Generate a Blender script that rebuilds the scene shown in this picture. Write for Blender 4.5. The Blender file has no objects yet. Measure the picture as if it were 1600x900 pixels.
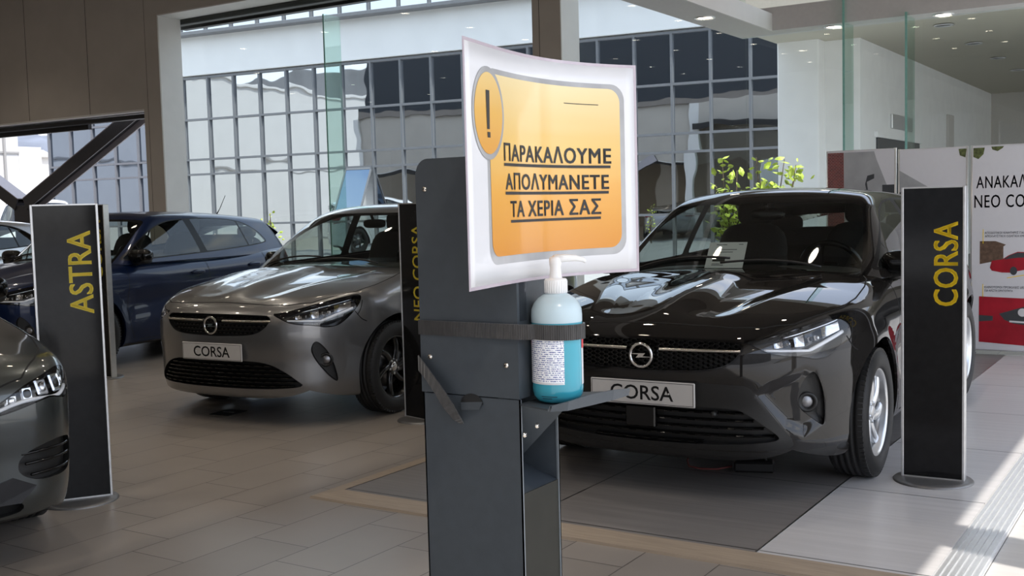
import bpy, bmesh, math, random
import numpy as np
from mathutils import Vector, Matrix

random.seed(7)
PI = math.pi
C = bpy.context.scene.collection
SC = bpy.context.scene

# ------------------------------------------------------------------ camera
F_PX, PITCH, ROLL, EYE, YAW = 1718.7, .0728, -.026, 1.372, .5688
def make_camera():
    cy, sy, cp, sp = math.cos(YAW), math.sin(YAW), math.cos(PITCH), math.sin(PITCH)
    right = Vector((cy, sy, 0))
    fwd0 = Vector((-sy, cy, 0))
    fwd = fwd0 * cp + Vector((0, 0, -sp))
    up = fwd0 * sp + Vector((0, 0, cp))
    r = right * math.cos(ROLL) + up * math.sin(ROLL)
    u = -right * math.sin(ROLL) + up * math.cos(ROLL)
    M = Matrix(((r.x, u.x, -fwd.x, 0), (r.y, u.y, -fwd.y, 0), (r.z, u.z, -fwd.z, EYE), (0, 0, 0, 1)))
    cd = bpy.data.cameras.new('camera'); o = bpy.data.objects.new('camera', cd); C.objects.link(o)
    cd.sensor_width = 36; cd.lens = F_PX / 1600 * 36; cd.clip_end = 3000; cd.clip_start = .05
    o.matrix_world = M; SC.camera = o
make_camera()

# ------------------------------------------------------------------ exposure, sky, sun
SC.view_settings.view_transform = 'Standard'; SC.view_settings.look = 'None'
SC.view_settings.gamma = 1; SC.view_settings.use_curve_mapping = False
SC.view_settings.exposure = 0.4
SUN_EL, SUN_AZ = math.radians(55), math.atan2(-.23, 1.0)      # the sun stands over +X, a little towards -Y
SUN_STRENGTH, SKY_STRENGTH = 3.8, 2.1
def make_world():
    w = bpy.data.worlds.new('sky'); SC.world = w; w.use_nodes = True
    nt = w.node_tree; N = nt.nodes; K = nt.links; N.clear()
    tc = N.new('ShaderNodeTexCoord'); sx = N.new('ShaderNodeSeparateXYZ'); K.new(tc.outputs['Generated'], sx.inputs[0])
    ramp = N.new('ShaderNodeValToRGB'); e = ramp.color_ramp.elements
    e[0].position = 0; e[0].color = (.34, .32, .30, 1); e[1].position = 1; e[1].color = (.34, .44, .66, 1)
    a = e.new(.499); a.color = (.46, .44, .42, 1); a = e.new(.503); a.color = (.90, .91, .93, 1); a = e.new(.62); a.color = (.60, .69, .86, 1)
    mp = N.new('ShaderNodeMapRange'); mp.inputs['From Min'].default_value = -1; mp.inputs['From Max'].default_value = 1
    K.new(sx.outputs['Z'], mp.inputs['Value']); K.new(mp.outputs[0], ramp.inputs[0])
    no = N.new('ShaderNodeTexNoise'); no.inputs['Scale'].default_value = 3.2; no.inputs['Detail'].default_value = 7
    st = N.new('ShaderNodeMapping'); st.inputs['Scale'].default_value = (1, 1, 2.6); K.new(tc.outputs['Generated'], st.inputs[0]); K.new(st.outputs[0], no.inputs['Vector'])
    cr = N.new('ShaderNodeValToRGB'); cr.color_ramp.elements[0].position = .5; cr.color_ramp.elements[1].position = .64
    K.new(no.outputs[0], cr.inputs[0])
    up = N.new('ShaderNodeMapRange'); up.inputs['From Min'].default_value = .02; up.inputs['From Max'].default_value = .2; K.new(sx.outputs['Z'], up.inputs['Value'])
    mu = N.new('ShaderNodeMath'); mu.operation = 'MULTIPLY'; K.new(cr.outputs[0], mu.inputs[0]); K.new(up.outputs[0], mu.inputs[1])
    mx = N.new('ShaderNodeMix'); mx.data_type = 'RGBA'; K.new(mu.outputs[0], mx.inputs[0]); K.new(ramp.outputs[0], mx.inputs[6]); mx.inputs[7].default_value = (.95, .96, .98, 1)
    bg = N.new('ShaderNodeBackground'); bg.inputs[1].default_value = SKY_STRENGTH; K.new(mx.outputs[2], bg.inputs[0])
    out = N.new('ShaderNodeOutputWorld'); K.new(bg.outputs[0], out.inputs[0])
make_world()
def make_sun():
    ld = bpy.data.lights.new('sun', 'SUN'); ld.energy = SUN_STRENGTH; ld.angle = .009; ld.color = (1, .96, .9)
    o = bpy.data.objects.new('sun', ld); C.objects.link(o)
    d = Vector((math.cos(SUN_EL) * math.cos(SUN_AZ), math.cos(SUN_EL) * math.sin(SUN_AZ), math.sin(SUN_EL)))
    o.rotation_euler = d.to_track_quat('Z', 'Y').to_euler(); o.location = (6, -2, 9)
make_sun()
DOWNLIGHT_W, DOWNLIGHT_COL = 38.0, (1.0, .90, .78)
ENTRANCE_FILL_W = 60.0

# ------------------------------------------------------------------ materials
def mat(name, col, rough=.5, metal=0, coat=0, coat_rough=.03, spec=.5, var=.06, vscale=30, bump=0, bscale=200, emit=None, trans=0, ior=1.45, stretch=None, sheen=0):
    m = bpy.data.materials.new(name); m.use_nodes = True
    nt = m.node_tree; N = nt.nodes; K = nt.links; b = N['Principled BSDF']
    b.inputs['Roughness'].default_value = rough; b.inputs['Metallic'].default_value = metal
    b.inputs['Coat Weight'].default_value = coat; b.inputs['Coat Roughness'].default_value = coat_rough
    b.inputs['Specular IOR Level'].default_value = spec; b.inputs['IOR'].default_value = ior
    b.inputs['Transmission Weight'].default_value = trans
    if sheen: b.inputs['Sheen Weight'].default_value = sheen
    tc = N.new('ShaderNodeTexCoord'); no = N.new('ShaderNodeTexNoise'); no.inputs['Scale'].default_value = vscale; no.inputs['Detail'].default_value = 4
    src = tc.outputs['Object']
    if stretch:
        mp = N.new('ShaderNodeMapping'); mp.inputs['Scale'].default_value = stretch; K.new(src, mp.inputs[0]); src = mp.outputs[0]
    K.new(src, no.inputs['Vector'])
    r = N.new('ShaderNodeValToRGB'); c = Vector(col)
    r.color_ramp.elements[0].position = .3; r.color_ramp.elements[1].position = .7
    r.color_ramp.elements[0].color = (*(c * (1 - var)), 1); r.color_ramp.elements[1].color = (*[min(1, v) for v in c * (1 + var)], 1)
    K.new(no.outputs[0], r.inputs[0]); K.new(r.outputs[0], b.inputs['Base Color'])
    if bump:
        n2 = N.new('ShaderNodeTexNoise'); n2.inputs['Scale'].default_value = bscale; n2.inputs['Detail'].default_value = 3
        K.new(src, n2.inputs['Vector'])
        bp = N.new('ShaderNodeBump'); bp.inputs['Strength'].default_value = bump; bp.inputs['Distance'].default_value = .01
        K.new(n2.outputs[0], bp.inputs['Height']); K.new(bp.outputs[0], b.inputs['Normal'])
    if emit:
        b.inputs['Emission Color'].default_value = (*emit[0], 1); b.inputs['Emission Strength'].default_value = emit[1]
    return m
def glass(name, tint, refl=(1, 1, 1), rough=.0, ior=1.5, wave=0, wscale=1.0, dark=None):
    """thin pane: tinted see-through layer under a Fresnel reflection"""
    m = bpy.data.materials.new(name); m.use_nodes = True
    nt = m.node_tree; N = nt.nodes; K = nt.links; N.clear()
    out = N.new('ShaderNodeOutputMaterial'); tr = N.new('ShaderNodeBsdfTransparent'); tr.inputs[0].default_value = (*tint, 1)
    gl = N.new('ShaderNodeBsdfGlossy'); gl.inputs['Roughness'].default_value = rough; gl.inputs[0].default_value = (*refl, 1)
    f0 = ((ior - 1) / (ior + 1)) ** 2                   # Schlick's curve, the same on both faces of the pane
    ge = N.new('ShaderNodeNewGeometry'); dt = N.new('ShaderNodeVectorMath'); dt.operation = 'DOT_PRODUCT'; K.new(ge.outputs['Normal'], dt.inputs[0]); K.new(ge.outputs['Incoming'], dt.inputs[1])
    def mth(op, a, b):
        n = N.new('ShaderNodeMath'); n.operation = op
        for i, v in enumerate((a, b)):
            if isinstance(v, (int, float)): n.inputs[i].default_value = v
            elif v is not None: K.new(v, n.inputs[i])
        return n.outputs[0]
    fr = mth('ADD', mth('MULTIPLY', mth('POWER', mth('SUBTRACT', 1.0, mth('ABSOLUTE', dt.outputs['Value'], None)), 5.0), 1 - f0), f0)
    mx = N.new('ShaderNodeMixShader'); K.new(fr, mx.inputs[0]); K.new(tr.outputs[0], mx.inputs[1]); K.new(gl.outputs[0], mx.inputs[2])
    tc = N.new('ShaderNodeTexCoord'); no = N.new('ShaderNodeTexNoise'); no.inputs['Scale'].default_value = wscale; K.new(tc.outputs['Object'], no.inputs['Vector'])
    bp = N.new('ShaderNodeBump'); bp.inputs['Strength'].default_value = wave; bp.inputs['Distance'].default_value = .05
    K.new(no.outputs[0], bp.inputs['Height']); K.new(bp.outputs[0], gl.inputs['Normal'])
    K.new(mx.outputs[0], out.inputs[0])
    return m

# ------------------------------------------------------------------ object helpers
def link(o, parent=None):
    C.objects.link(o)
    if parent is not None: o.parent = parent
    return o
def tag(o, label=None, cat=None, group=None, kind=None):
    if label: o['label'] = label
    if cat: o['category'] = cat
    if group: o['group'] = group
    if kind: o['kind'] = kind
    return o
def thing(name, label, cat, loc=(0, 0, 0), rotz=0, group=None):
    o = bpy.data.objects.new(name, None); link(o); o.location = loc; o.rotation_euler = (0, 0, rotz); o.empty_display_size = .1
    return tag(o, label, cat, group)
def dup(root, label=None, group=None):
    r = root.copy(); C.objects.link(r)
    for ch in list(root.children):
        c = ch.copy(); C.objects.link(c); c.parent = r; c.matrix_parent_inverse = ch.matrix_parent_inverse.copy()
        for g in ch.children:
            d = g.copy(); C.objects.link(d); d.parent = c; d.matrix_parent_inverse = g.matrix_parent_inverse.copy()
    if label: r['label'] = label
    if group: r['group'] = group
    return r
class MB:
    """collects shapes that become one mesh object"""
    def __init__(s): s.V = []; s.F = []; s.M = []; s.S = []; s.mi = 0; s.sm = False
    def add(s, V, F):
        b = len(s.V); s.V += [tuple(map(float, v)) for v in V]
        for f in F: s.F.append(tuple(i + b for i in f)); s.M.append(s.mi); s.S.append(s.sm)
        return s
    def box(s, x0, x1, y0, y1, z0, z1, M=None, bev=0):
        if bev:
            b = min(bev, abs(x1 - x0) / 2.01, abs(y1 - y0) / 2.01, abs(z1 - z0) / 2.01)
            V = []
            for sx in (0, 1):
                for sy in (0, 1):
                    for sz in (0, 1):
                        p = (x1 if sx else x0, y1 if sy else y0, z1 if sz else z0); d = (-1 if sx else 1, -1 if sy else 1, -1 if sz else 1)
                        V.append((p[0], p[1] + d[1] * b, p[2] + d[2] * b)); V.append((p[0] + d[0] * b, p[1], p[2] + d[2] * b)); V.append((p[0] + d[0] * b, p[1] + d[1] * b, p[2]))
            def ix(a, bb, c, k): return (a * 4 + bb * 2 + c) * 3 + k
            F = []
            for a in (0, 1):
                q = [ix(a, 0, 0, 0), ix(a, 1, 0, 0), ix(a, 1, 1, 0), ix(a, 0, 1, 0)]; F.append(q if a else q[::-1])
                q = [ix(0, a, 0, 1), ix(0, a, 1, 1), ix(1, a, 1, 1), ix(1, a, 0, 1)]; F.append(q if a else q[::-1])
                q = [ix(0, 0, a, 2), ix(1, 0, a, 2), ix(1, 1, a, 2), ix(0, 1, a, 2)]; F.append(q if a else q[::-1])
            for a in (0, 1):
                for bb in (0, 1):
                    F.append([ix(0, a, bb, 1), ix(1, a, bb, 1), ix(1, a, bb, 2), ix(0, a, bb, 2)])
                    F.append([ix(a, 0, bb, 0), ix(a, 1, bb, 0), ix(a, 1, bb, 2), ix(a, 0, bb, 2)])
                    F.append([ix(a, bb, 0, 0), ix(a, bb, 1, 0), ix(a, bb, 1, 1), ix(a, bb, 0, 1)])
                    for c in (0, 1): F.append([ix(a, bb, c, 0), ix(a, bb, c, 1), ix(a, bb, c, 2)])
        else:
            V = [(x0, y0, z0), (x1, y0, z0), (x1, y1, z0), (x0, y1, z0), (x0, y0, z1), (x1, y0, z1), (x1, y1, z1), (x0, y1, z1)]
            F = [(0, 3, 2, 1), (4, 5, 6, 7), (0, 1, 5, 4), (1, 2, 6, 5), (2, 3, 7, 6), (3, 0, 4, 7)]
        if M is not None: V = [M @ Vector(v) for v in V]
        return s.add(V, F)
    def prism(s, poly, h0, h1, ax='z', M=None):
        """polygon extruded from h0 to h1 along an axis; poly coordinates are the two others in order"""
        def p(a, b, h): return {'z': (a, b, h), 'y': (a, h, b), 'x': (h, a, b)}[ax]
        n = len(poly); V = [p(a, b, h0) for a, b in poly] + [p(a, b, h1) for a, b in poly]
        F = [tuple(range(n))[::-1], tuple(range(n, 2 * n))] + [(i, (i + 1) % n, n + (i + 1) % n, n + i) for i in range(n)]
        if M is not None: V = [M @ Vector(v) for v in V]
        return s.add(V, F)
    def tube(s, path, r, n=10, cap=True, closed=False):
        P = [Vector(p) for p in path]; R = r if isinstance(r, (list, tuple)) else [r] * len(P)
        m = len(P); V = []; F = []; ref = None
        for i, p in enumerate(P):
            a = P[(i - 1) % m] if closed or i else P[0]; b = P[(i + 1) % m] if closed or i < m - 1 else P[-1]
            t = (b - a).normalized()
            if ref is None: ref = Vector((0, 0, 1)) if abs(t.z) < .9 else Vector((1, 0, 0))
            u = t.cross(ref).normalized(); w = u.cross(t).normalized(); ref = w
            for k in range(n):
                an = 2 * PI * k / n; V.append(p + (u * math.cos(an) + w * math.sin(an)) * R[i])
        for i in range(m if closed else m - 1):
            j = (i + 1) % m
            for k in range(n): F.append((i * n + k, i * n + (k + 1) % n, j * n + (k + 1) % n, j * n + k))
        if cap and not closed: F += [tuple(range(n)), tuple(range((m - 1) * n, m * n))[::-1]]
        return s.add(V, F)
    def lathe(s, prof, n=32, M=None, cap=False, a0=0, a1=2 * PI):
        """profile of (radius, height) turned around z"""
        V = []; F = []; m = len(prof); full = abs(a1 - a0 - 2 * PI) < 1e-6; cols = n if full else n + 1
        for i in range(cols):
            an = a0 + (a1 - a0) * i / n
            for r, h in prof: V.append((r * math.cos(an), r * math.sin(an), h))
        for i in range(n):
            j = (i + 1) % cols
            for k in range(m - 1): F.append((i * m + k, j * m + k, j * m + k + 1, i * m + k + 1))
        if cap: F += [tuple(i * m for i in range(cols))[::-1], tuple(i * m + m - 1 for i in range(cols))]
        if M is not None: V = [M @ Vector(v) for v in V]
        return s.add(V, F)
    def grid(s, P):
        """P: rows of points"""
        a, b = len(P), len(P[0]); V = [p for r in P for p in r]
        return s.add(V, [(i * b + j, i * b + j + 1, (i + 1) * b + j + 1, (i + 1) * b + j) for i in range(a - 1) for j in range(b - 1)])
    def superell(s, c, r, e=.5, n=18, m=12, M=None):
        def sp(v, p): return math.copysign(abs(v) ** p, v)
        V = []; F = []
        for i in range(m + 1):
            ph = -PI / 2 + PI * i / m
            for k in range(n):
                th = 2 * PI * k / n
                V.append((c[0] + r[0] * sp(math.cos(ph), e) * sp(math.cos(th), e), c[1] + r[1] * sp(math.cos(ph), e) * sp(math.sin(th), e), c[2] + r[2] * sp(math.sin(ph), e)))
        for i in range(m):
            for k in range(n): F.append((i * n + k, i * n + (k + 1) % n, (i + 1) * n + (k + 1) % n, (i + 1) * n + k))
        if M is not None: V = [M @ Vector(v) for v in V]
        return s.add(V, F)
    def mesh(s, name, mats):
        me = bpy.data.meshes.new(name); me.from_pydata(s.V, [], s.F)
        for m in (mats if isinstance(mats, (list, tuple)) else [mats]): me.materials.append(m)
        me.polygons.foreach_set('material_index', s.M); me.polygons.foreach_set('use_smooth', s.S)
        bm = bmesh.new(); bm.from_mesh(me); bmesh.ops.recalc_face_normals(bm, faces=bm.faces); bm.to_mesh(me); bm.free(); me.update()
        return me
    def build(s, name, mats, parent=None, smooth=None):
        if smooth is not None: s.S = [smooth] * len(s.F)
        return link(bpy.data.objects.new(name, s.mesh(name, mats)), parent)
def struct(o): o['kind'] = 'structure'; return o
def rotM(loc, rz=0, rx=0, ry=0): return Matrix.Translation(loc) @ Matrix.Rotation(rz, 4, 'Z') @ Matrix.Rotation(ry, 4, 'Y') @ Matrix.Rotation(rx, 4, 'X')
def text_geo(txt, size, bold=0, extrude=.0005, res=3, align='LEFT', xs=1, space=1):
    txt = txt.translate(str.maketrans('ΑΒΕΖΗΙΚΜΝΟΡΤΥΧ', 'ABEZHIKMNOPTYX'))   # letters drawn alike in both alphabets
    cu = bpy.data.curves.new('t', 'FONT'); cu.body = txt; cu.size = size; cu.offset = bold * size; cu.extrude = extrude; cu.resolution_u = res; cu.align_x = align; cu.space_character = space
    o = bpy.data.objects.new('t', cu); C.objects.link(o); bpy.context.view_layer.update()
    me = o.evaluated_get(bpy.context.evaluated_depsgraph_get()).to_mesh()
    V = [(v.co.x * xs, v.co.y, v.co.z) for v in me.vertices]; F = [tuple(p.vertices) for p in me.polygons]
    o.to_mesh_clear(); bpy.data.objects.remove(o); bpy.data.curves.remove(cu)
    return V, F
def embolden(V, F, d):
    """heavier strokes: the outlines repeated a hair to each side"""
    if not d: return V, F
    n = len(V); W = []; G_ = []
    for k, (a, b) in enumerate(((-1, -.6), (1, -.6), (-1, .6), (1, .6), (0, 0))):
        W += [(x + a * d, y + b * d, z) for x, y, z in V]; G_ += [tuple(i + n * k for i in f) for f in F]
    return W, G_
def text_part(name, txt, size, M, m, parent, bold=0, extrude=.0005, fit=None, align='LEFT', res=3, space=1):
    """fit: (width, height) that the lettering is stretched to"""
    V, F = text_geo(txt, size, 0, extrude, res, align, space=space); V, F = embolden(V, F, bold * size)
    if fit:
        xs = [v[0] for v in V]; ys = [v[1] for v in V]; sx = fit[0] / (max(xs) - min(xs)); sy = fit[1] / (max(ys) - min(ys)) if fit[1] else sx
        V = [((x - min(xs)) * sx, (y - min(ys)) * sy, z) for x, y, z in V]
    mb = MB(); mb.add([M @ Vector(v) for v in V], F)
    return mb.build(name, m, parent)
def frameM(o, xdir, ydir):
    x = Vector(xdir).normalized(); y = Vector(ydir).normalized(); z = x.cross(y)
    return Matrix(((x.x, y.x, z.x, o[0]), (x.y, y.y, z.y, o[1]), (x.z, y.z, z.z, o[2]), (0, 0, 0, 1)))
# ------------------------------------------------------------------ the materials of the place
def floor_mat():
    """beige tiles .31 x .57 m, each row shifted by a third"""
    m = mat('floor_tiles', (.275, .243, .212), rough=.32, var=.05, vscale=2.5)
    nt = m.node_tree; N = nt.nodes; K = nt.links; b = N['Principled BSDF']
    ge = N.new('ShaderNodeNewGeometry'); sx = N.new('ShaderNodeSeparateXYZ'); K.new(ge.outputs['Position'], sx.inputs[0])
    def M(op, a, c=None, d=None):
        n = N.new('ShaderNodeMath'); n.operation = op
        for i, v in enumerate((a, c, d)):
            if v is None: continue
            if isinstance(v, (int, float)): n.inputs[i].default_value = v
            else: K.new(v, n.inputs[i])
        return n.outputs[0]
    u = M('DIVIDE', M('ADD', sx.outputs[0], 4.05), .311); col = M('FLOOR', u); fu = M('SUBTRACT', u, col)
    v = M('DIVIDE', M('ADD', M('SUBTRACT', sx.outputs[1], 3.08), M('MULTIPLY', col, .19)), .572); row = M('FLOOR', v); fv = M('SUBTRACT', v, row)
    eu = M('MULTIPLY', M('MINIMUM', fu, M('SUBTRACT', 1, fu)), .311); ev = M('MULTIPLY', M('MINIMUM', fv, M('SUBTRACT', 1, fv)), .572)
    e = M('MINIMUM', eu, ev); joint = M('LESS_THAN', e, .0022)
    cm = N.new('ShaderNodeCombineXYZ'); K.new(col, cm.inputs[0]); K.new(row, cm.inputs[1])
    wn = N.new('ShaderNodeTexWhiteNoise'); wn.noise_dimensions = '2D'; K.new(cm.outputs[0], wn.inputs[0])
    hs = N.new('ShaderNodeHueSaturation'); K.new(M('ADD', M('MULTIPLY', wn.outputs[0], .14), .93), hs.inputs['Value'])
    old = b.inputs['Base Color'].links[0].from_socket; K.new(old, hs.inputs['Color'])
    mx = N.new('ShaderNodeMix'); mx.data_type = 'RGBA'; K.new(joint, mx.inputs[0]); K.new(hs.outputs[0], mx.inputs[6]); mx.inputs[7].default_value = (.05, .043, .037, 1)
    K.new(mx.outputs[2], b.inputs['Base Color'])
    bp = N.new('ShaderNodeBump'); bp.inputs['Distance'].default_value = .002; bp.invert = True; bp.inputs['Strength'].default_value = .5; K.new(joint, bp.inputs['Height']); K.new(bp.outputs[0], b.inputs['Normal'])
    return m
def slab_mat(name, col, px, py, x0, y0, rough, var, joint_col, streak=.12):
    m = mat(name, col, rough=rough, var=var, vscale=1.0, stretch=(1.2, 26, 1))
    nt = m.node_tree; N = nt.nodes; K = nt.links; b = N['Principled BSDF']
    ge = N.new('ShaderNodeNewGeometry'); sx = N.new('ShaderNodeSeparateXYZ'); K.new(ge.outputs['Position'], sx.inputs[0])
    e = None
    for k, (p, o) in enumerate(((px, x0), (py, y0))):
        if not p: continue
        a = N.new('ShaderNodeMath'); a.operation = 'SUBTRACT'; K.new(sx.outputs[k], a.inputs[0]); a.inputs[1].default_value = o - p / 2
        w = N.new('ShaderNodeMath'); w.operation = 'PINGPONG'; K.new(a.outputs[0], w.inputs[0]); w.inputs[1].default_value = p / 2
        g = N.new('ShaderNodeMath'); g.operation = 'GREATER_THAN'; K.new(w.outputs[0], g.inputs[0]); g.inputs[1].default_value = p / 2 - .004
        if e is None: e = g.outputs[0]
        else:
            q = N.new('ShaderNodeMath'); q.operation = 'MAXIMUM'; K.new(e, q.inputs[0]); K.new(g.outputs[0], q.inputs[1]); e = q.outputs[0]
    mx = N.new('ShaderNodeMix'); mx.data_type = 'RGBA'; old = b.inputs['Base Color'].links[0].from_socket
    K.new(e, mx.inputs[0]); K.new(old, mx.inputs[6]); mx.inputs[7].default_value = (*joint_col, 1); K.new(mx.outputs[2], b.inputs['Base Color'])
    return m
M = {}
M['floor'] = floor_mat()
M['platform_dark'] = slab_mat('dark_platform_slabs', (.19, .175, .165), 1.045, 1.09, -1.469, 4.03, .38, .16, (.008, .008, .008))
M['platform_light'] = slab_mat('light_platform_slabs', (.55, .53, .52), 0, 1.09, 0, 4.03, .3, .07, (.08, .075, .07))
M['wood_trim'] = mat('oak_edge_trim', (.34, .27, .20), .42, var=.12, vscale=6, stretch=(1, 14, 14))
M['alu'] = mat('brushed_aluminium', (.55, .55, .55), .3, metal=1, var=.05, vscale=40)
M['alu_light'] = mat('anodised_aluminium', (.72, .72, .72), .34, metal=.7, var=.04)
M['wall_dark'] = mat('taupe_wall_cladding', (.40, .36, .31), .62, var=.04, vscale=3)
M['street_block'] = mat('grey_street_front', (.30, .29, .28), .7, var=.2, vscale=.3)
M['asphalt'] = mat('pale_asphalt', (.42, .41, .40), .85, var=.12, vscale=8, bump=.1)
M['parapet'] = mat('dark_reflection_wall', (.020, .024, .030), .5, var=.05)  # near black, for the added upper wall that the factory panes reflect
M['wall_light'] = mat('pale_grey_wall_reveal', (.60, .58, .55), .55, var=.03, vscale=4)
M['ceiling'] = mat('taupe_ceiling', (.20, .172, .15), .8, var=.05, vscale=2)
M['white'] = mat('white_plaster', (.88, .87, .86), .6, var=.03, vscale=3)
M['soffit_grey'] = mat('grey_painted_soffit', (.52, .50, .48), .55, var=.03)
M['black_metal'] = mat('black_blind_track', (.012, .011, .011), .45, var=.1)
M['steel'] = mat('dark_painted_steel', (.045, .042, .046), .38, var=.08)
M['steel_lit'] = mat('lit_steel_flange', (.34, .31, .32), .4, var=.06)  # light falling on the brace flanges, put into a paler steel
M['pane'] = glass('clear_facade_glass', (.93, .965, .95), ior=1.32)
M['fin'] = glass('green_edge_glass', (.80, .91, .87), ior=1.5)
M['fin_edge'] = mat('green_glass_edge', (.20, .42, .36), .12, var=.1, spec=.8)
M['lamp_on'] = mat('lit_lamp', (1, .9, .8), .5, emit=((1, .86, .68), 22))
M['lamp_off'] = mat('unlit_lamp', (.10, .10, .09), .25, var=.1)
M['paving'] = slab_mat('sunlit_paving', (.52, .50, .475), 1.2, 1.2, .3, .5, .6, .05, (.3, .28, .26))
M['asphalt'] = mat('pale_asphalt', (.42, .41, .40), .85, var=.12, vscale=8, bump=.1)

def band(name, x0, x1, y0, y1, z0, z1, m, kind='structure', bev=0):
    o = MB().box(x0, x1, y0, y1, z0, z1, bev=bev).build(name, m)
    if kind: o['kind'] = kind
    return o
YB = 10.2                                            # the room's back facade
# floor
band('floor', -24.8, -.68, -9, 10.7, -.12, 0, M['floor'])
f = MB().box(-.68, 14, -9, 10.7, -.12, -.004).build('floor_entrance', M['paving']); struct(f)
band('ground', -120, 60, 10.7, 160, -.12, -.01, M['asphalt'])
# ceiling, canopy, outer walls that are behind the lens
band('ceiling', -24.8, -.8, -9, 10.6, 4.9, 5.1, M['ceiling'])
band('ceiling_canopy', -.8, 1.435, -9, 14, 3.4, 3.55, M['soffit_grey'])
band('wall_header', -.9, -.7, -9, 10.6, 3.4, 4.9, M['wall_dark'])
band('wall_left', -25.0, -24.8, -9, 10.6, 0, 4.9, M['wall_light'])
# front side, behind the lens: piers and a header with glazing between them
band('wall_front', -24.8, -.8, -9.1, -8.9, 3.5, 4.9, M['wall_light'])
band('wall_front_added', -24.8, -13, -9.1, -8.9, 0, 3.5, M['wall_dark'])  # solid stretch added out of view to darken the navy car's reflections
band('wall_opposite', -70, 40, -34, -33, -.1, 13, M['street_block'])
band('ground_street', -120, 60, -60, -9, -.14, -.02, M['asphalt'])
for i in range(7):
    band('trim_pier', -24.7 + i * 3.9, -24.1 + i * 3.9, -9.1, -8.8, 0, 3.5, M['white'])
def canopy_post():
    t = thing('canopy_post', 'square white post holding up the entrance canopy', 'post', (1.5, 4.05, 0))
    MB().box(-.15, .15, -.15, .15, 0, 3.4).build('shaft', M['white'], t); MB().box(-.2, .2, -.2, .2, 0, .02, bev=.004).build('base_plate', M['alu'], t)
canopy_post()
# back facade: left bulkhead above an open bay with braces, then a jamb, then a tall glazed bay
XJ0, XJ1, XC0, XC1, DB = -12.46, -12.11, -6.18, -5.83, .40
w = MB(); w.mi = 0
w.box(-24.8, XJ0, YB, YB + .30, 2.86, 4.9); w.box(XJ1, -.8, YB, YB + DB, 4.10, 4.9)
for xs in (-22.2, -19.8, -17.4, -15.05, -13.62): w.mi = 1; w.box(xs - .005, xs + .005, YB - .001, YB + .02, 2.86, 4.9)
w.mi = 2; w.box(XJ1, -.8, YB + .002, YB + DB + .002, 4.085, 4.10); w.box(-24.8, XJ0, YB - .002, YB + .3, 2.835, 2.86)
w.mi = 3; w.box(-24.8, -.8, YB + .12, YB + .38, 4.9, 8.6)  # unseen upper wall, added so the factory panes reflect something dark
struct(w.build('wall_back', [M['wall_dark'], M['black_metal'], M['wall_light'], M['parapet']]))
def column(x0, x1, h):
    m = MB(); m.box(x0, x1, YB, YB + .02, 0, h); m.mi = 1; m.box(x0, x1, YB + .02, YB + DB, 0, h)
    m.mi = 2; m.box(x0 + .085, x0 + .091, YB - .001, YB + .01, 0, h)
    struct(m.build('column', [M['wall_dark'], M['wall_light'], M['black_metal']]))
column(XJ0, XJ1, 4.9); column(XC0, XC1, 4.9)
t = tag(MB().box(XJ1 - .2, XC0, YB + .43, YB + .56, 4.02, 4.2, bev=.01).box(XJ1 - .2, XC0, YB + .58, YB + .68, 3.985, 4.2).box(XJ1 - .2, XC0, YB + .425, YB + .43, 4.07, 4.085).build('blind_cassette', M['black_metal']), 'long black roller blind cassette under the tall bay header', 'blind cassette')
t = tag(MB().box(-24.8, XJ0, YB + .16, YB + .26, 2.755, 2.82, bev=.01).box(-24.8, XJ0 - 1.6, YB + .28, YB + .34, 2.69, 2.82).build('door_track', M['black_metal']), 'black sliding track under the taupe bulkhead at left', 'track')
# glazing of the tall bays; glass fins stand behind it
for n, (a, b_, z1) in enumerate(((XJ1, XC0, 4.085), (XC1, -3.95, 4.085), (-3.95, -.8, 3.0), (-30, XJ0, 2.60))):
    if n == 3: continue
    o = MB().box(a, b_, 10.60, 10.612, 0, z1).build('window_%d' % (n + 1), M['pane']); struct(o)
for x, z1, lab in ((-9.22, 3.79, 'tall green glass fin in the left glazed bay'), (-2.90, 4.08, 'green glass fin above the leftmost display panel'), (-2.345, 3.02, 'green glass fin above the middle display panel')):
    t = thing('glass_fin', lab, 'glass fin', (x, 10.3, 0))
    MB().box(-.0095, .0095, 0, .296, .02, z1).build('blade', M['fin'], t); MB().box(-.010, .010, -.004, .0005, .02, z1).build('polished_edge', M['fin_edge'], t)
    MB().box(-.03, .03, .0, .29, 0, .04, bev=.004).build('foot_clamp', M['alu'], t)
# steel braces of the open bay
def brace(a, b_, lab):
    a = Vector(a); b_ = Vector(b_); d = (b_ - a); L = d.length; t = thing('steel_brace', lab, 'brace', tuple(a))
    x = d.normalized(); y = Vector((0, 1, 0)); z = x.cross(y).normalized(); y = z.cross(x)
    R = Matrix(((x.x, y.x, z.x, 0), (x.y, y.y, z.y, 0), (x.z, y.z, z.z, 0), (0, 0, 0, 1)))
    MB().box(0, L, -.12, -.10, -.10, .10, M=R).build('front_flange', M['steel'], t)
    MB().box(0, L, -.10, .10, -.012, .012, M=R).build('web', M['steel'], t)
    MB().box(0, L, .10, .12, -.10, .10, M=R).build('rear_flange', M['steel_lit'], t)
    MB().box(0, L, -.122, .122, -.112, -.098, M=R).build('edge_plate', M['steel_lit'], t)
brace((-13.35, 10.9, 2.92), (-16.17, 10.9, 1.63), 'dark steel brace rising to the right under the bulkhead')
brace((-16.40, 10.9, 1.63), (-19.4, 10.9, 3.15), 'dark steel brace rising to the left edge of the photo')
MB().box(-16.5, -16.05, 10.8, 11.0, 0, 1.62, bev=.01).build('trim_brace_pier', M['steel']); bpy.data.objects['trim_brace_pier']['kind'] = 'structure'
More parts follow.
